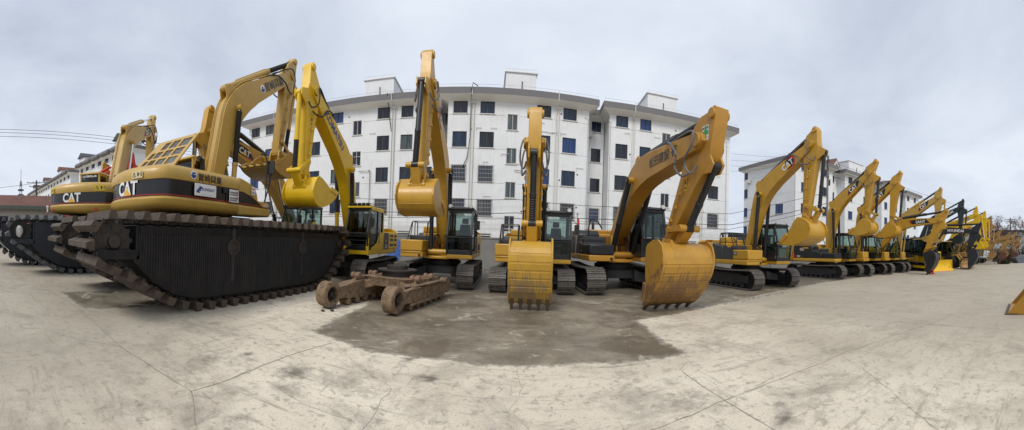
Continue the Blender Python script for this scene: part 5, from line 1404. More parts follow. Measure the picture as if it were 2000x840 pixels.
def cross_sticker(parent, pm, s=.17):
    panel(parent, pm, [(-s * .72, -s), (s * .72, -s), (s * .72, s), (-s * .72, s)], WHT, .004)
    t = s * .26
    panel(parent, pm, [(-t, -s * .9), (t, -s * .9), (t, s * .9), (-t, s * .9)], GRND, .007); panel(parent, pm, [(-s * .66, -t), (s * .66, -t), (s * .66, t), (-s * .66, t)], GRND, .0085)
    for ch, (a, b_) in zip('安全第一', ((-1, 1), (1, 1), (-1, -1), (1, -1))): lettering(ch, parent, pm, s * .42, BDEC, .02, h=.009, at=(a * s * .48, b_ * s * .66))

# 1 near amphibious excavator ---------------------------------------------------------------
r = amphibious('amphibious_excavator', 'ochre excavator seen from behind on rusty cleated black pontoons, raised mesh engine cover', (-8.15, 5.85), 97, 1.0, 2.2,
               dict(tip=(4.5, 8.15), S=(3.86, 4.95), beta=-150, bh=1.0, bo=1.25, bf=.44, tail=.75, tn=.12, bw=1.45, sboot=True), CATO, CLEAT, PONT, ((-6.48, 6.15), (-9.5, 6.15)), 90, True, 1.95, group='amphibious excavators')
root = r['root']; pr = r['pr']; bd = r['body']; fl = r['fl']
m1u = lambda u, z: None
three_letter_logo(bd, arc_map(2.72, 1.61), .37, at=(.17, .01), h=.016)
sticker(bd, arc_map(2.76, 1.91), .60, 0, .38, .18)
SP = lambda x, z: plane_map((x, -1.378, z), (1, 0, 0), (0, 0, 1))
lettering('賀崎興業', bd, SP(-1.02, 1.92), .21, BDEC, .012, h=.008)
lgo = MB(); pm = SP(-1.58, 1.95)
put(lgo, pm, [(.105 * math.cos(2 * PI * i / 24), .105 * math.sin(2 * PI * i / 24)) for i in range(24)], [tuple(range(24))], .006); lgo.m = 1
put(lgo, pm, [(.085 * math.cos(PI * i / 12), .085 * math.sin(PI * i / 12)) for i in range(12, 25)] + [(.03, .0)], [tuple(range(14))], .009); put(lgo, pm, [(-.06, .0), (.06, .02), (.05, .06), (-.05, .05)], [(0, 1, 2, 3)], .011)
obj('round_badge', lgo, [WHT, BLUD], bd, smooth=0)
pm = SP(-1.20, 1.61); mb = MB(); rectd(mb, pm, -.37, .37, -.15, .15, .035); mb.m = 1
for k in range(3): put(mb, pm, [(-.30 + .045 * k, -.07 + .05 * k), (-.2 + .045 * k, -.09 + .05 * k), (-.21 + .045 * k, -.03 + .05 * k), (-.31 + .045 * k, -.01 + .05 * k)], [(0, 1, 2, 3)], .039)
sg = obj('banner', mb, [WHT, BLUD], bd, smooth=0); lettering('SUNIGHT', sg, pm, .105, BLUD, .015, h=.040, at=(.10, .02)); lettering('•  •  •  •  •  •', sg, pm, .06, BLKM, .0, h=.040, at=(.05, -.11))
pm = SP(-.12, 1.58); mb = MB(); rectd(mb, pm, -.19, .19, -.17, .17, .02); mb.m = 1; rs_ = random.Random(2)
for j in (-.12, -.06, .03, .09):
    u = -.16
    while u < .14: d_ = rs_.uniform(.01, .03); rectd(mb, pm, u, u + d_, j - .02, j + .02, .024); u += d_ + .012
mb.m = 2; rectd(mb, pm, .06, .17, .06, .13, .026); rectd(mb, pm, .06, .17, -.09, -.02, .026)
obj('notice_sheet', mb, [WHT, BLKM, mat('faded_print', (.35, .2, .25), .6)], bd, smooth=0)
pm = SP(.72, 1.82); sticker(fl, pm, 0, 0, .17, .24, WHT, False, .02); lettering('中古車', fl, pm, .06, RDEC, .01, h=.026, at=(0, .05)); lettering('重機', fl, pm, .06, BLUD, .01, h=.026, at=(0, -.06))
lettering('REGA', fl, SP(1.34, 1.44), .10, WHT, .02, shear=.3, h=.010)
mb = MB().box(-.52, -.36, -1.40, -1.36, 1.62, 1.76); obj('door_latch', mb, BLKM, bd, bevel=.01)
# boom lettering
pm = r['bpm'](-1, .04, 0); lettering('賀崎興業', r['boom'], pm, .34, BDEC, .012, h=.008, at=(.12, 0))
lg = MB(); put(lg, pm, [(-.72 + .14 * math.cos(2 * PI * i / 24), .14 * math.sin(2 * PI * i / 24)) for i in range(24)], [tuple(range(24))], .006); lg.m = 1
put(lg, pm, [(-.72 + .115 * math.cos(PI * i / 12), .115 * math.sin(PI * i / 12)) for i in range(12, 25)] + [(-.68, .0)], [tuple(range(14))], .009); put(lg, pm, [(-.78, .0), (-.66, .02), (-.68, .07), (-.76, .06)], [(0, 1, 2, 3)], .011)
obj('round_badge', lg, [WHT, BLUD], r['boom'], smooth=0)
cross_sticker(r['stick'], r['spm'](-1, .02), .15)
# raised engine cover with grille openings
A_, B_, C_, D_ = Vector((-1.95, .85, 2.24)), Vector((-1.72, -.80, 2.22)), Vector((-.92, -.82, 3.20)), Vector((-1.05, .80, 3.20))
def Q4(u, v): return (A_ * (1 - u) + B_ * u) * (1 - v) + (D_ * (1 - u) + C_ * u) * v
nn = (B_ - A_).cross(D_ - A_).normalized()
mb = MB(); us = [0, .10, .22, .26, .42, .47, .66, .71, .93, 1]; vs_ = [0, .08, .30, .36, .58, .64, .90, 1]
for i in range(len(us) - 1):
    for j in range(len(vs_) - 1):
        if i % 2 == 1 and j % 2 == 1 and not (i == 1 and j == 5): continue
        q = [Q4(us[i], vs_[j]), Q4(us[i + 1], vs_[j]), Q4(us[i + 1], vs_[j + 1]), Q4(us[i], vs_[j + 1])]
        mb.hexa([q[0], q[1], q[3], q[2], q[0] + nn * .035, q[1] + nn * .035, q[3] + nn * .035, q[2] + nn * .035])
cv = obj('raised_engine_cover', mb, CATO, root, smooth=0)
mb = MB()
for k in range(60): u = .01 + .98 * k / 59; mb.bar(Q4(u, .03) + nn * .012, Q4(u, .97) + nn * .012, .008, .006, up=nn)
for k in range(26): v = .03 + .94 * k / 25; mb.bar(Q4(.02, v) + nn * .012, Q4(.98, v) + nn * .012, .008, .006, up=nn)
obj('mesh_screen', mb, MESHD, cv, smooth=0)
mb = MB(); mb.tube([(-1.0, -.72, 3.2), (-.95, -.70, 2.4)], .015); obj('cover_stay', MB().tube([(-1.0, .7, 3.2), (-.95, .7, 2.4)], .015), CATO, cv); obj('cover_stay', mb, CATO, cv)
for o_ in (cv,): o_.location.z += 2.2 - 1.05
# long mirror and lamp arm at the front right
mb = MB(); zz = 1.13
mb.tube([(1.45, -1.30, 1.60), (1.45, -1.32, 2.7), (1.40, -1.30, 3.0), (1.2, -1.25, 3.02)], .022, 7, sub=4); mb.tube([(1.62, -1.1, 1.5), (1.75, -1.2, 2.1), (1.62, -1.35, 2.7), (1.45, -1.36, 2.85)], .024, 7, sub=4)
mb.tube([(1.45, -1.32, 2.1), (1.52, -1.42, 2.15), (1.56, -1.44, 2.45)], .018, 6); mb.m = 1; mb.box(1.50, 1.55, -1.56, -1.30, 2.45, 2.85)
m_ = obj('mirror', mb, [BLKM, BLKM], root, bevel=.01); m_.location.z += 2.2 - 1.05

# 2 second amphibious excavator --------------------------------------------------------------
r = amphibious('amphibious_excavator', 'ochre excavator seen from behind on plain navy-black pontoons, beyond the rusty-tracked one', (-14.3, 5.0), 135, 1.08, 2.34,
               dict(tip=(5.9, 8.0), S=(5.6, 4.9), beta=-120, bh=1.0, bo=1.35, tail=.8, tn=.15, boots=False), CATO, CLEATG, PONTN, ((-12.95, 4.85), (-15.95, 3.7)), 90, False, 2.1, wrap=True, group='amphibious excavators')
bd = r['body']
three_letter_logo(bd, arc_map(2.72, 1.60), .34, at=(-.15, .01), h=.016)
sticker(bd, arc_map(2.76, 1.92), .95, 0, .42, .20, WARNY); sticker(bd, arc_map(2.76, 1.92), -1.12, 0, .22, .18, WARNY)
for u in (-1.15, .80):
    mb = MB(); pm = arc_map(2.76, 1.20); put(mb, pm, [(u + .055 * math.cos(PI * i / 8), .055 * math.sin(PI * i / 8)) for i in range(16)], [tuple(range(16))], .012); obj('reflector', mb, RDEC, bd, smooth=0)
boom_logo(r, -1, 'para', .26, f=.12)

# row of tracked excavators ------------------------------------------------------------------
GR = 'tracked excavators parked side by side in the long row'
R4 = excavator('excavator', 'ochre excavator half hidden behind the nearest pontoon, its boom raised to the left', (-10.2, 13.3), -92, s=1.05, arm=dict(tip=(5.6, 5.6), S=(5.7, 3.0), beta=-115, tail=.85), st=dict(kit='dark', boom=CATY, side=BLACK, boots=False), group=GR)
boom_logo(R4, 1, 'para', .26, f=-.05)
R5 = excavator('excavator', 'lemon-yellow excavator with black front cab and light bar on its roof', (-6.84, 13.0), -86, arm=dict(tip=(4.05, 6.55), S=(4.35, 3.72), beta=-162, tail=.75, tn=.18, bh=1.02), group=GR,
               st=dict(body=KOMY, boom=KOMY, side=KOMY, cyl=KOMY, cylb=KOMY, cylstick=KOMY, kit='kom', ghose=0, bw=1.2, glass=GLASSD, ribs=0))
lettering('KOMATSU', R5['boom'], R5['bpm'](1, -.10, .02), .38, BLUD, .035, h=.008, sx=1.0)
sd = [c for c in R5['root'].children if c.name.startswith('side_door')][0]
lettering('PC', sd, side_pm(1, -.45, 1.62, 1.392), .14, YDEC, .02, h=.004); lettering('210', sd, side_pm(1, -.50, 1.38, 1.392), .22, WHT, .03, h=.004)
R6 = excavator('excavator', 'ochre excavator whose stick points highest of all, bucket curled in the air', (-2.84, 13.5), -89, arm=dict(tip=(3.70, 6.55), S=(4.2, 3.6), beta=-138, tail=.86, tn=.2, bh=.95), st=dict(bw=1.12), group=GR)
boom_logo(R6, 1, 'hex', .24)
R7 = excavator('excavator', 'ochre excavator facing the camera with scraped bucket teeth resting on the concrete', (.87, 13.1), -94.5, s=.98, arm=dict(tip=(4.72, 4.3), S=(4.28, 1.58), beta=-72, tail=.72, tn=.1, bh=.95), st=dict(bw=1.08, ribs=6, worn=True, glass=GLASS, bucket=SCRA), group=GR)
boom_logo(R7, 1, 'hex', .24)
R8 = excavator('excavator', 'largest excavator of the row, black engine side, broad ribbed bucket standing on the concrete', (4.25, 13.2), -89.5, s=1.1, arm=dict(tip=(6.75, 4.25), S=(5.05, 1.84), beta=-93, tail=.62, tn=.05, bo=1.2, bf=.46, bh=.98, sw=1.4), group=GR,
               st=dict(body=CATD, boom=CATD, kit='dark', bucket=SCRB, bw=1.38, bL=1.55, ribs=9, worn=True, hw=.27, tw=.6, rail=False, glass=GLASSD, gauge=2.5))
R8['root']; lettering('松田建設 有', R8['boom'], R8['bpm'](-1, -.04, .03), .30, BDEC, .012, h=.008)
cross_sticker(R8['stick'], R8['spm'](-1, -.075, .06), .16)
mb = MB(); mb.tube([(-.3, -1.42, 1.1), (-.28, -1.44, 1.3), (-.25, -1.42, 2.75)], .017, 6); mb.cyl((-.25, -1.42, 2.74), (-.25, -1.42, 2.80), .035); obj('marker_rod', mb, GRIL, R8['root'])
three_letter_logo([c for c in R8['root'].children if c.name.startswith('side_hood')][0], side_pm(-1, -1.45, 1.86), .12, m=mat('faded_white', (.35, .35, .34), .5))
lettering('330', [c for c in R8['root'].children if c.name.startswith('side_hood')][0], side_pm(-1, .45, 1.38), .09, WHT, .02, h=.008)
R9 = excavator('excavator', 'ochre excavator with deck handrails and a red and black badge on its side door', (10.6, 12.2), -89, arm=dict(tip=(4.0, 6.08), S=(3.72, 3.16), beta=-131, tail=.6, tn=.1, bh=.9), st=dict(bw=1.2), group=GR)
boom_logo(R9, -1, 'hex', .30, f=.02)
sd = [c for c in R9['root'].children if c.name.startswith('side_door')][0]; pm = side_pm(-1, -1.37, 1.74)
panel(sd, pm, [(-.02, -.24), (.22, -.24), (.30, -.14), (.30, .10), (.22, .2), (.0, .2)], RDEC, .006); panel(sd, pm, [(-.1, -.18), (.18, -.18), (.25, -.1), (.25, .07), (.17, .15), (-.1, .15)], BDEC, .009); three_letter_logo(sd, pm, .20, h=.013)
tbx = [c for c in R9['root'].children if c.name.startswith('toolbox')][0]; pm = side_pm(-1, .80, 1.56, 1.388); panel(tbx, pm, [(-.12, -.08), (.12, -.08), (.12, .08), (-.12, .08)], GREYP, .006); lettering('320', tbx, pm, .11, WHT, .02, h=.010)
def dark_logo(rr, num=None):
    sh = [c for c in rr['root'].children if c.name.startswith('side_hood')][0]
    three_letter_logo(sh, side_pm(-1, -.95, 1.84), .17)
    panel(sh, side_pm(-1, -1.62, 1.40), [(-.08, -.13), (.10, -.13), (-.02, .22), (-.08, .24)], RDEC, .01)
    if num: lettering(num, sh, side_pm(-1, -1.25, 1.38), .13, WHT, .03, h=.010)
R10 = excavator('excavator', 'ochre excavator with black hood panel and white number on its side', (18.3, 12.9), -88, arm=dict(tip=(3.35, 6.7), S=(3.15, 3.9), beta=-138, tail=.75, tn=.35, bh=.9), st=dict(kit='dark', rail=False), group=GR)
boom_logo(R10, -1, 'para', .28); dark_logo(R10, '329D')
R11 = excavator('excavator', 'ochre excavator with raised bucket hanging beside the horizontal boom of the next machine', (21.4, 12.5), -89, arm=dict(tip=(3.4, 6.62), S=(3.12, 3.9), beta=-135, tail=.75, tn=.3, bh=.9), st=dict(kit='dark', rail=False), group=GR, far=True)
boom_logo(R11, -1, 'para', .28); 
R12 = excavator('excavator', 'ochre excavator with level boom and black bucket lowered to the ground', (24.2, 12.1), -90, arm=dict(tip=(5.6, 4.15), S=(4.35, 1.62), beta=-78, tail=.85, tn=.15, bo=1.2, bh=.85), st=dict(kit='dark', bucket=BLACK, rail=False, boots=False, ribs=0, sboot=True), group=GR, far=True)
pm = R12['bpm'](-1, -.05, 0); panel(R12['boom'], pm, [(-.72, -.15), (.75, -.15), (.45, .17), (-.85, .17)], BDEC); panel(R12['boom'], pm, [(-.98, .17), (-.82, -.15), (-.74, -.15), (-.88, .17)], RDEC, .004); lettering('SANY', R12['boom'], pm, .31, WHT, .02, h=.008)
R13 = excavator('excavator', 'pale ochre older excavator with chrome boom rods behind the level boom', (27.5, 12.0), -90, arm=dict(tip=(4.4, 6.5), S=(4.3, 3.6), beta=-150, tail=.75, tn=.2), st=dict(body=CATO, boom=CATO, kit='kom2', boots=False, cyl=CATO, cylb=CATO, side=CATO), group=GR, far=True)
boom_logo(R13, -1, 'para', .28)
HY = dict(body=HYG, boom=HYG, side=HYG, kit='far', bucket=HYG)
R14 = excavator('excavator', 'dark green excavator with raised folded arm and white boom lettering', (34.5, 12.5), -90, arm=dict(tip=(5.5, 6.5), S=(5.4, 3.7), beta=-150, tail=.8, tn=.2), st=dict(HY, boots=False), group=GR, far=True)
lettering('HYUNDAI', R14['boom'], R14['bpm'](-1, -.0, 0), .36, WHT, .03, h=.008)
R15 = excavator('excavator', 'black slate excavator with low level boom, bucket on the ground and white lettering', (32.0, 12.0), -90, s=1.1, arm=dict(tip=(6.95, 3.75), S=(6.2, 1.82), beta=-85, tail=.8, tn=.2, bo=1.1, bh=.8), st=dict(body=HYB, boom=HYB, side=HYB, kit='far', bucket=HYB, boots=False), group=GR, far=True)
lettering('HYUNDAI', R15['boom'], R15['bpm'](-1, -.1, 0), .34, WHT, .03, h=.008)
KO = dict(body=KOMY, boom=KOMY, side=KOMY, kit='far', cyl=KOMY, boots=False)
R16 = excavator('excavator', 'lemon-yellow excavator beyond the dark ones, first of the pair with curled yellow bucket', (38, 11.5), -90, arm=dict(tip=(5.6, 6.1), S=(6.1, 3.1), beta=-160, tail=.85, tn=.2), st=KO, group=GR, far=True)
lettering('KOMATSU', R16['boom'], R16['bpm'](-1, 0, 0), .34, BLUD, .03, h=.008)
R17 = excavator('excavator', 'lemon-yellow excavator, farther of the pair, bucket raised in front of the bare tree', (42, 11), -90, arm=dict(tip=(5.5, 6.1), S=(5.7, 3.2), beta=-160, tail=.8, tn=.2), st=KO, group=GR, far=True)
WR = dict(body=WORN, boom=WORN, side=WORN, cab=WORN, kit='far', boots=False, cyl=WORN, cylb=WORN)
R23 = excavator('excavator', 'faded brown-yellow excavator with half-raised arm, between the upright one and the rusty red bucket', (45.6, 10.0), -90, arm=dict(tip=(5.9, 4.0), S=(4.9, 1.9), beta=-110, tail=.9, tn=.1, bo=1.), st=WR, group=GR, far=True)
R24 = excavator('excavator', 'faded brown-yellow excavator with low arm, between the two rusty red buckets', (49.5, 9.2), -90, arm=dict(tip=(7.0, 3.9), S=(5.7, 2.0), beta=-120, tail=.9, tn=.1, bo=1.), st=WR, group=GR, far=True)
R18 = excavator('excavator', 'faded brown-yellow excavator with upright stick before the bare tree', (44.5, 10.6), -90, arm=dict(tip=(5.6, 5.6), S=(5.5, 3.0), beta=-150, tail=.9, tn=.1), st=WR, group=GR, far=True)
R19 = excavator('excavator', 'faded excavator with low arm and rusty red bucket on the ground', (46.5, 9.4), -90, arm=dict(tip=(6.5, 3.6), S=(5.6, 1.62), beta=-95, tail=.9, tn=.1, bo=1.), st=dict(WR, bucket=mat('rust_red', (.13, .05, .035), .8, dirt=.5)), group=GR, far=True)
R20 = excavator('excavator', 'last faded excavator of the row, low arm reaching beside the right bare tree', (51.5, 8.7), -90, arm=dict(tip=(7.3, 3.4), S=(6.4, 1.62), beta=-95, tail=.9, tn=.1, bo=1.), st=dict(WR, bucket=mat('rust_red', (.13, .05, .035), .8)), group=GR, far=True)
# behind the amphibious machines
R21 = excavator('excavator', 'ochre excavator of which only the folded stick top shows above the far left machine', (-23.4, 13.5), -90, arm=dict(tip=(5.6, 5.9), S=(5.2, 3.3), beta=-130, tail=.8, tn=.0), st=dict(kit='dark', rail=False), group=GR, far=True)
R22 = excavator('excavator', 'bright red excavator glimpsed behind the far left machine', (-24, 4.5), 60, arm=dict(tip=(5.3, 6.4), S=(5.2, 3.6), beta=-130, tail=.7, bo=.9), st=dict(body=REDP, boom=REDP, side=REDP, cyl=REDP, cylb=REDP, cylstick=REDP, kit='far', boots=False, sboot=False), group=GR, far=True)

# ------------------------------------------------------------------ bare rusty carrier frame
t = thing('undercarriage_frame', 'bare rusty brown undercarriage frame without tracks, black turntable ring on top', 'undercarriage', (-3.05, 8.45, 0), -100)
mb = MB()
for s in (-1, 1):
    y = s * .75; X = .5 if s < 0 else 0
    def sec(x, y0, y1, z0, z1): x = x + X; return [(x, y0, z0), (x, y1, z0), (x, y1, z1), (x, y0, z1)]
    yi, yo = y - s * .14, y + s * .16
    a, b_ = min(yi, yo), max(yi, yo)
    mb.loft([sec(1.22, a + .03, b_ - .03, .20, .50), sec(1.0, a, b_, .20, .52), sec(.65, a, b_, .17, .58), sec(.3, a, b_, .15, .60), sec(-1.0, a, b_, .15, .58), sec(-1.35, a, b_, .2, .52), sec(-1.5, a + .04, b_ - .04, .26, .46)])
    mb.prism([(.75 + X, .52), (.2 + X, .70), (-.95 + X, .68), (-1.2 + X, .52)], y - .02 - .06, y + .06)
    mb.box(-1.2 + X, .95 + X, b_ if s > 0 else a - .045, b_ + .045 if s > 0 else a, .13, .19); mb.box(-1.2 + X, .95 + X, b_ if s > 0 else a - .03, b_ + .03 if s > 0 else a, .50, .54)
fr = obj('side_frame', mb, RUST, t, bevel=.018)
mb = MB()
# arched cross members and top plate
for sx in (-1, 1):
    P_ = []
    for i in range(9):
        yy = -.80 + 1.6 * i / 8; z = .48 + .22 * (1 - (abs(yy) / .8) ** 2.2); x = sx * (.36 + .30 * (abs(yy) / .8) ** 1.5); P_.append((x, yy, z))
    mb.loft([[(x - .09, y, z - .22), (x + .09, y, z - .22), (x + .11, y, z), (x - .11, y, z)] for x, y, z in P_])
mb.loft([[(x * k, y * k, z) for x, y in ((.62, .62), (.48, .72), (-.48, .72), (-.62, .62), (-.66, 0), (-.62, -.62), (-.48, -.72), (.48, -.72), (.62, -.62), (.66, 0))][::-1] for z, k in ((.46, .9), (.66, .95), (.71, 1.0))][::-1])
mb.plan([(1.05, .78), (.2, 1.0), (-.9, 1.0), (-.5, .55), (.4, .5)], .56, .60); mb.plan([(1.05, -.78), (.2, -1.0), (-.9, -1.0), (-.5, -.55), (.4, -.5)], .56, .60)
obj('cross_frame', mb, RUST, t, bevel=.02)
for s in (-1, 1):
    mb = MB(); y = s * .75; X = .5 if s < 0 else 0; n = 30; ri, ro = .19, .305; rg = []
    for y0, rr in ((y - .15, ri), (y - .15, ro - .03), (y - .13, ro), (y + .13, ro), (y + .15, ro - .03), (y + .15, ri), ): rg.append([(1.45 + X + rr * math.cos(2 * PI * i / n), y0, .34 + rr * math.sin(2 * PI * i / n)) for i in range(n)])
    rg.append(rg[0]); mb.loft(rg, cap=False); obj('idler_ring', mb, RUST, t)
    mb = MB(); mb.cyl((1.45 + X, y - .02, .34), (1.45 + X, y + .02, .34), .19, n=20); mb.cyl((1.45 + X, y - .12, .34), (1.45 + X, y + .12, .34), .06); 
    for q in range(5): a = q * 1.26; mb.bar((1.45 + X, y + .04, .34), (1.45 + X + .17 * math.cos(a), y + .08, .34 + .17 * math.sin(a)), .02, .02)
    obj('wheel_hub', mb, RUSTD, t)
    for x in (.35 + X, -.45 + X):
        mb = MB(); mb.lathe((x, y - .16, .72), (0, 1, 0), [(0, .05), (.02, .075), (.10, .085), (.12, .05), (.16, .05), (.18, .085), (.27, .085), (.29, .05)], 14); mb.box(x - .05, x + .05, y - .03, y + .03, .55, .70); obj('carrier_roller', mb, mat('rust_orange', (.22, .135, .085), .75, dirt=.5), t)
    for k in range(6):
        x = -1.1 + X + k * .38; mb = MB(); mb.lathe((x, y - .15, .10), (0, 1, 0), [(0, .06), (.02, .09), (.10, .09), (.12, .06), (.18, .06), (.20, .09), (.28, .09), (.30, .06)], 14); obj('track_roller', mb, RUST, t)
    mb = MB(); mb.cyl((-1.62 + X, y - .1, .36), (-1.62 + X, y + .1, .36), .23, n=18); obj('rear_sprocket', mb, RUST, t)
mb = MB(); mb.cyl((0, 0, .70), (0, 0, .86), .42, n=36); mb.lathe((0, 0, .86), (0, 0, 1), [(0, .40), (0, .54), (.035, .54), (.04, .44), (.04, .30)], 40); mb.lathe((0, 0, .895), (0, 0, 1), [(0, .29), (.10, .29), (.11, .25), (.09, .20)], 32)
for q in range(14): a = 2 * PI * q / 14; mb.cyl((.25 * math.cos(a), .25 * math.sin(a), 1.0), (.25 * math.cos(a), .25 * math.sin(a), 1.02), .018, n=6)
obj('turntable_ring', mb, RUSTD, t)
mb = bmesh_blob((0, 0, 0), (.17, .15, .075), 5); tag(obj('scrap_block', mb, mat('grey_scrap', (.10, .10, .09), .7, dirt=.5, bump=.6, bscale=15)), 'flattened grey scrap lump propping the rusty frame\'s left ring', 'scrap').location = (-4.1, 6.66, .065)
for k, (x, y) in enumerate(((-4.02, 6.28), (-3.86, 6.42))):
    o = obj('scrap_bit', bmesh_blob((0, 0, 0), (.05, .035, .025), 7 + k), BLKM); tag(o, ('small black scrap bit, nearer the camera, by the propped ring' if k == 0 else 'small black scrap bit, right of the other, by the propped ring'), 'scrap', 'scrap bits on the concrete'); o.location = (x, y, .02)

# ------------------------------------------------------------------ bulldozer and loader in the row
t = thing('bulldozer', 'yellow bulldozer with curved blade and black cab behind the black bucket on the ground', 'bulldozer', (29.6, 9.6, 0), -118)
Y = CATY
mb = MB(); mb.prism([(-.2, .7), (1.75, .7), (1.75, 1.75), (-.2, 1.95)], -.5, .5); mb.box(-1.6, -.2, -.7, .7, .7, 1.4); obj('hood', mb, KOMY, t, bevel=.05)
mb = MB(); mb.box(1.75, 1.79, -.38, .38, .85, 1.65); 
for k in range(5): mb.box(1.45 - k * .15, 1.54 - k * .15, -.505, -.5, 1.0, 1.6)
obj('radiator_grille', mb, BLKM, t)
cb = cab_part(t, dict(cab=BLACK, kit='new', trim=CATY, glass=GLASSD), y0=-.62, y1=.62, x0=-1.5, z0=1.35, far=True); cb.location = (-.6, 0, .0)
for s in (-1, 1):
    tk = inst('track', cached(('trk', .5, True), lambda: track_mesh(.5, True)), t, (-.2, s * .95, 0)); tk.scale = (.72, 1, .95)
    ins = inst('track_frame', cached(('frm', .5), lambda: frame_mesh(.5)), tk)
    mb = MB(); mb.bar((-.6, s * 1.28, .45), (2.2, s * 1.28, .35), .12, .2); mb.bar((1.0, s * .42, 1.25), (2.1, s * .42, .8), .06, .06); obj('push_arm', mb, KOMY, t)
    mb = MB(); mb.cyl((.6, s * .62, 1.4), (1.5, s * .62, .95), .07); mb.m = 1; mb.cyl((1.5, s * .62, .95), (2.15, s * .62, .6), .035); obj('blade_cylinder', mb, [KOMY, CHROME], t)
prof = [(2.32, .04), (2.16, .22), (2.09, .5), (2.12, .78), (2.24, 1.02)]
mb = MB(); mb.prism(prof + [(x - .07, z) for x, z in reversed(prof)], -1.55, 1.55); mb.box(2.02, 2.2, -1.55, -1.50, .1, 1.0); mb.box(2.02, 2.2, 1.50, 1.55, .1, 1.0); obj('blade', mb, KOMY, t, bevel=.01)
mb = MB(); mb.prism([(2.33, .0), (2.36, .02), (2.24, .2), (2.20, .2)], -1.56, 1.56); obj('cutting_edge', mb, YDEC, t)
t = thing('wheel_loader', 'ochre wheel loader with black tyre squeezed between the bulldozer and the black bucket', 'loader', (34.2, 9.0, 0), -100)
mb = MB(); mb.prism([(-2.6, .9), (-.2, .8), (-.2, 1.6), (-2.4, 1.9), (-2.7, 1.5)], -.6, .6); mb.box(-.2, 1.2, -.55, .55, .7, 1.3); obj('body', mb, CATY, t, bevel=.05)
for x in (-1.6, 1.2):
    for s in (-1, 1):
        mb = MB(); mb.lathe((x, s * .85 - .22, .68), (0, 1, 0), [(0, .4), (0, .62), (.06, .68), (.38, .68), (.44, .62), (.44, .4)], 22); wh = obj('wheel', mb, RUB, t)
        mb = MB(); mb.lathe((x, s * .85 - .2, .68), (0, 1, 0), [(0, .1), (0, .38), (.4, .38), (.4, .1)], 18); obj('rim', mb, CATY, wh)
cb = cab_part(t, dict(cab=BLACK, kit='new', trim=CATY, glass=GLASSD), y0=-.6, y1=.6, x0=-1.3, z0=1.35, far=True); cb.location = (-.4, 0, -.1)
mb = MB()
for s in (-.4, .4): mb.tube([(.6, s, 1.3), (1.8, s, 1.4), (2.5, s, .55)], .09, 8)
obj('lift_arm', mb, CATY, t); mb = MB(); pf = [(3.3, .05), (2.6, .05), (2.4, .3), (2.45, .8), (2.7, 1.05)]; mb.prism(pf + [(x - .0 + .05, z + .06) for x, z in reversed(pf)], -1.2, 1.2); obj('bucket', mb, WORN, t, bevel=.01)

# ------------------------------------------------------------------ loose things
t = thing('excavator_bucket', 'loose ochre bucket lying at the right edge of the concrete, cutting edge towards the row', 'bucket', (9.75, -.75, 0), 90)
mb = MB()
pf = [(1.30, .02), (1.0, .02), (.0, .0), (-.45, .2), (-.6, .6), (-.5, 1.0), (-.2, 1.2), (.1, 1.22)]
mb.prism(pf + [(x * .94 + .03, z * .93 + .045) for x, z in reversed(pf)], -.8, .8)
for s in (-.82, .78): mb.prism([(1.30, .02), (.0, .0), (-.45, .2), (-.6, .6), (-.5, 1.0), (-.2, 1.2), (.1, 1.22), (.45, .98)], s, s + .04)
sh_ = obj('shell', mb, CATD, t, bevel=.012)
mb = MB(); mb.box(1.02, 1.36, -.84, .84, -.0, .035); obj('cutting_edge', mb, mat('edge_dark', (.07, .05, .03), .6, dirt=.4), t, bevel=.006)
mb = MB()
for y in (-.25, .2): mb.prism([(-.1, 1.15), (.55, 1.05), (.5, 1.35), (.1, 1.5), (-.1, 1.4)], y, y + .05)
obj('hinge_ear', mb, CATD, t, bevel=.01)
bk = MB(); bk.hexa([(-1, -.9, 0), (.9, -.9, 0), (-1, .9, 0), (.9, .9, 0), (-.4, -.9, 1.3), (1.3, -.9, .8), (-.4, .9, 1.3), (1.3, .9, .8)])
o = tag(obj('scrap_bucket', bk, mat('grey_blue_steel', (.12, .14, .16), .5, metal=.2, dirt=.4), bevel=.03), 'grey steel bucket tipped on its side below the bare trees beside the weeds', 'bucket'); o.location = (51, 1.0, 0); o.rotation_euler = (0, 0, R(120))
mb = MB().lathe((0, 0, 0), (0, 0, 1), [(0, .0), (0, .17), (.03, .17), (.04, .12), (.45, .03), (.46, 0)], 16); mb.box(-.18, .18, -.18, .18, -.0, .03); tag(obj('traffic_cone', mb, REDP), 'small red cone standing behind the black bucket on the ground', 'cone').location = (24.6, 7.25, 0)
mb = MB().cyl((0, 0, 0), (0, 0, 2.6), .045); mb.m = 1; mb.cyl((0, 0, 2.6), (0, 0, 2.9), .05); mb.lathe((0, 0, 2.9), (0, 0, 1), [(0, .06), (.05, .1), (.12, .1), (.16, .05)], 12); tag(obj('marker_post', mb, [REDP, WHT]), 'thin red post with white knob in front of the tiled shed', 'post').location = (-23.5, 3.6, .35)
mb = MB(); V = [(.03 * math.sin(i * 1.3) * (.3 + .12 * i), .03 * math.cos(i * 2.1), -.16 * i) for i in range(6)]; mb.loft([[(x - .05, y - .01, z), (x + .05, y - .01, z), (x + .05, y + .012, z), (x - .05, y + .012, z)] for x, y, z in V]); tag(obj('hanging_cloth', mb, REDP), 'narrow red cloth hanging from a cable between the two middle machines', 'cloth').location = (2.85, 14.1, 2.9)

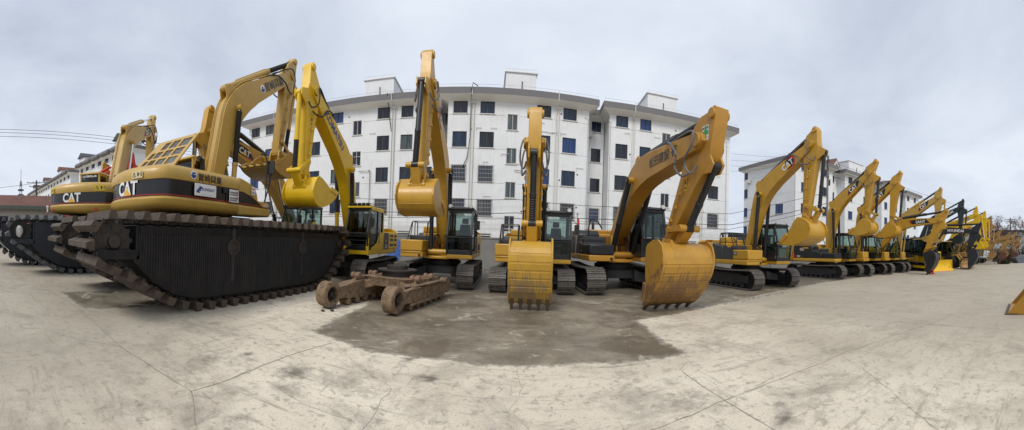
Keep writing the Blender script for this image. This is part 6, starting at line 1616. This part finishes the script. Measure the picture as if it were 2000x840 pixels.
# ------------------------------------------------------------------ poles and cables
def pole(name, label, x, y, h, arms, r=.14, m=None, az=0, grp=None):
    t = thing(name, label, 'pole', (x, y, 0), az, group=grp); obj('pole', MB().cyl((0, 0, 0), (0, 0, h), r, r * .65, n=12), m or POLEM, t)
    for z, w_ in arms:
        mb = MB().box(-w_ / 2, w_ / 2, -.14, -.06, z, z + .09)
        c = obj('crossarm', mb, m or GRIL, t)
        ib = MB(); n = 4
        for i in range(n): xx = -w_ / 2 + .1 + (w_ - .2) * i / (n - 1); ib.lathe((xx, -.1, z + .09), (0, 0, 1), [(0, .02), (.04, .05), (.08, .035), (.12, .05), (.18, .02)], 8)
        obj('insulator', ib, BLKM, c)
    return t
pl = pole('utility_pole', 'grey concrete utility pole with crowded crossarms in front of the right block of flats', 27.6, 19.3, 11.7, ((11.0, 2.4), (10.2, 2.4), (9.4, 1.4)), az=35, grp='utility poles')
mb = MB(); mb.lathe((.35, -.1, 8.6), (0, 0, 1), [(0, .1), (.05, .2), (.6, .2), (.65, .1)], 14); mb.bar((0, 0, 9.1), (.4, -.1, 9.1), .05, .05); 
for k in range(7): mb.tube([(-.9 + .3 * k, -.1, 11.2), (-.6 + .2 * k, .1, 10.7 - .05 * k), (-.3 + .1 * k, -.1, 10.3)], .018, 5, sub=3)
obj('switch_gear', mb, BLKM, pl)
pole('utility_pole', 'dark wooden utility pole with two crossarms rising between the bare trees at the right edge', 71, 3.5, 9.2, ((8.7, 2.6), (8.2, 1.6)), .16, mat('pole_wood', (.08, .07, .06), .85), az=80, grp='utility poles')
pole('utility_pole', 'far utility pole with crossarms in front of the left street of flats', -51, 6.0, 9.3, ((8.9, 3.), (8.3, 2.2)), .2, mat('pole_wood', (.08, .07, .06), .85), az=70, grp='utility poles')
mb = MB()
for sx, sy in ((1, 1), (1, -1), (-1, 1), (-1, -1)): mb.tube([(sx * 2.2, sy * 2.2, 0), (sx * .7, sy * .7, 22), (sx * .3, sy * .3, 31)], .14, 4)
for k in range(10):
    z = 3 * k; q = 2.2 - 1.6 * min(1, z / 24); z2 = z + 3; q2 = 2.2 - 1.6 * min(1, z2 / 24)
    for a, b_ in (((q, q), (-q2, q2)), ((-q, q), (-q2, -q2)), ((-q, -q), (q2, -q2)), ((q, -q), (q2, q2))): mb.tube([(a[0], a[1], z), (b_[0], b_[1], z2)], .09, 4)
mb.tube([(0, 0, 28), (0, 0, 38)], .12, 4)
for z in (22, 25): mb.cyl((0, 0, z), (0, 0, z + .8), 1.9, n=10)
tag(obj('lattice_tower', mb, GREYP, smooth=0), 'thin steel lattice mast far off above the tiled shed roof', 'tower').location = (-200, 14, 0)
def cable(name, label, pts, r=.02, grp=None, sag=.5, n=14):
    P_ = []
    for i in range(len(pts) - 1):
        a, b_ = Vector(pts[i]), Vector(pts[i + 1])
        for k in range(n): q = a.lerp(b_, k / n); q.z -= sag * 4 * (k / n) * (1 - k / n); P_.append(q)
    P_.append(Vector(pts[-1])); mb = MB(); mb.tube(P_, r, 5); return tag(obj(name, mb, WIREM), label, 'cable', grp)
for k, (x, z) in enumerate(((-25, 9.45), (-24.8, 9.15), (-24.9, 8.9))): cable('power_line', ['uppermost', 'middle', 'lowest'][k] + ' of the three power lines crossing the sky at the left edge', [(x, -30, z + .3), (x, 34, z + .2)], .015, 'power lines at the left', .5, 30)
cable('power_line', 'single low power line above the tiled shed reaching the far left pole', [(-60, -8, 8.7), (-51, 6, 8.9), (-80, 40, 9)], .03, 'power lines at the left', .3)
for k, (z, d) in enumerate(((5.35, .5), (4.2, .8), (3.75, .65))):
    cable('service_cable', ['black cable strung along the front of the white flats above the cab roofs', 'thicker lower cable along the white flats just above the pipework', 'thin slack cable lowest along the front of the white flats'][k], [along(*PL, 0, d) + (z,), along(*PL, 14, d) + (z - .05,), along(*PC, 0, d) + (z,), along(*PC, 6, d) + (z + .05,), along(*PR_, 0, d) + (z - .1,), along(*PR_, 12.6, d) + (z + .1,), (27.6, 19.3, z + 2.5)], .022 + .008 * (k == 1), 'cables along the flats', .12, 6)
for k, z in enumerate((11.9, 11.2, 10.6, 10.0)):
    cable('power_line', ['topmost', 'second', 'third', 'lowest'][k] + ' power line from the white flats to the grey concrete pole', [(21.2, 27.1, z), (27.2 + .2 * k, 19.2, 11.1 - .3 * (k % 3))], .011, 'power lines to the grey pole', .15)
for k, z in enumerate((11.1, 10.3, 9.6)):
    cable('power_line', ['top', 'middle', 'bottom'][k] + ' power line from the grey concrete pole towards the wooden pole', [(27.6 + .3 * k, 19.2, z), (71, 3.5, 8.7 - .2 * k), (140, -16, 8.5)], .016, 'power lines over the right yard', .7, 24)
for k, x in enumerate(((22.2, 26, 11.55), (22.3, 26, 10.2), (22.3, 25.9, 9.2))):
    pass

# ------------------------------------------------------------------ bare winter trees
BARK = mat('bark', (.07, .055, .045), .9, dirt=.3); LEAF = mat('dry_leaves', (.16, .085, .06), .8, dirt=.3, dcol=(.07, .05, .04))
def bare_tree(label, x, y, h, seed, spread=1., leaves=900, grp='bare trees at the right'):
    rn = random.Random(seed); t = thing('tree', label, 'tree', (x, y, 0), group=grp); tr = MB(); cr_ = MB(); tips = []
    def grow(p, d, L_, r, lv):
        n = 4; pts = [p]; q = p.copy(); dd = d.copy()
        for i in range(n): dd = (dd + Vector((rn.gauss(0, .10), rn.gauss(0, .10), rn.gauss(.02, .06)))).normalized(); q = q + dd * L_ / n; pts.append(q.copy())
        (tr if lv < 1 else cr_).tube(pts, [r * (1 - .5 * i / n) for i in range(n + 1)], 7 if lv < 2 else 4)
        if lv >= 5: tips.append(q); return
        if lv >= 3: tips.append(pts[2])
        for k in range(rn.choice((2, 3, 3)) if lv else 4):
            a = rn.uniform(0, 2 * PI); s = Vector((math.cos(a), math.sin(a), 0)); nd_ = (dd * rn.uniform(.6, 1.) + s * rn.uniform(.45, .85) * spread + Vector((0, 0, .12))).normalized()
            grow(pts[rn.choice((2, 3, 4))] if lv else pts[rn.choice((3, 4))], nd_, L_ * rn.uniform(.62, .82), r * .52, lv + 1)
    grow(Vector((0, 0, 0)), Vector((0, 0, 1)), h * .30, h * .022, 0)
    obj('trunk', tr, BARK, t)
    cr_.m = 1
    for i in range(leaves):
        c = rn.choice(tips) + Vector((rn.gauss(0, .18), rn.gauss(0, .18), rn.gauss(0, .18))); s = rn.uniform(.05, .12); a = Vector((rn.gauss(0, 1), rn.gauss(0, 1), rn.gauss(0, 1))).normalized(); b_ = a.cross(Vector((rn.gauss(0, 1), rn.gauss(0, 1), 1))).normalized()
        cr_.add([c - a * s, c + b_ * s * .6, c + a * s, c - b_ * s * .6], [(0, 1, 2, 3)])
    obj('crown', cr_, [BARK, LEAF], t, smooth=0)
bare_tree('bare brown tree behind the faded excavators, left of the wooden pole', 61, 6.3, 10.5, 4, 1.0, 2600)
bare_tree('bare brown tree at the right edge of the yard, right of the wooden pole', 60, 1.0, 10.5, 8, 1.1, 3000)
bare_tree('smaller bare tree between the wooden pole and the right edge', 66, 2.9, 8.0, 21, 1.1, 1500)
def shrub(label, x, y, h, w_, seed, m):
    rn = random.Random(seed); t = thing('shrub', label, 'shrub', (x, y, 0), group='scrub along the yard edge'); sb = MB(); lb = MB()
    for i in range(46):
        a = rn.uniform(0, 2 * PI); rr = rn.uniform(0, w_); p = Vector((rr * math.cos(a) * .3, rr * math.sin(a) * .3, 0)); q = Vector((rr * math.cos(a), rr * math.sin(a), h * rn.uniform(.4, 1))); sb.tube([p, (p + q) / 2 + Vector((0, 0, .2)), q], .012, 3)
        for j in range(34): c = p.lerp(q, rn.uniform(.25, 1.05)) + Vector((rn.gauss(0, .16), rn.gauss(0, .16), rn.gauss(0, .12))); s = rn.uniform(.03, .09); lb.add([c + Vector((rn.gauss(0, s), rn.gauss(0, s), rn.gauss(0, s))) for _ in range(4)], [(0, 1, 2, 3)])
    obj('stem', sb, BARK, t, smooth=0); obj('foliage', lb, m, t, smooth=0)
SCR = mat('dry_scrub', (.10, .075, .05), .9); SCG = mat('dull_green', (.035, .05, .02), .9)
for k, (x, y, h, w_, m, lab) in enumerate(((56, 3.0, 2.6, 1.8, SCR, 'brown dry scrub bush between the low arms and the right tree'), (60, 3, 2.6, 1.8, SCR, 'brown dry scrub bush just left of the tipped grey bucket'), (57, 5.6, 2.6, 2.0, SCR, 'brown scrub bush behind the last faded excavator arm'), (60, 4.2, 3.0, 2.0, SCG, 'dull green bush at the foot of the wooden pole'), (56, .5, 3.0, 1.6, SCR, 'tall brown scrub behind the tipped grey bucket at the frame edge'), (46.8, 3.3, .6, 1.2, SCG, 'low dull green weeds along the far edge of the concrete'))):
    shrub(lab, x, y, h, w_, 30 + k, m)
t = thing('tree', 'dark evergreen tree top beyond the black cab of the pale excavator', 'tree', (47, 19, 0)); rn = random.Random(77); lb = MB(); obj('trunk', MB().cyl((0, 0, 0), (0, 0, 4.5), .2, .05), BARK, t)
for i in range(1800): z = rn.uniform(1.5, 5.6); rr = (5.9 - z) * .42 * rn.random() ** .5; a = rn.uniform(0, 2 * PI); c = Vector((rr * math.cos(a), rr * math.sin(a), z)); s = .12; lb.add([c + Vector((rn.gauss(0, s), rn.gauss(0, s), rn.gauss(0, s))) for _ in range(4)], [(0, 1, 2, 3)])
obj('crown', lb, SCG, t, smooth=0)
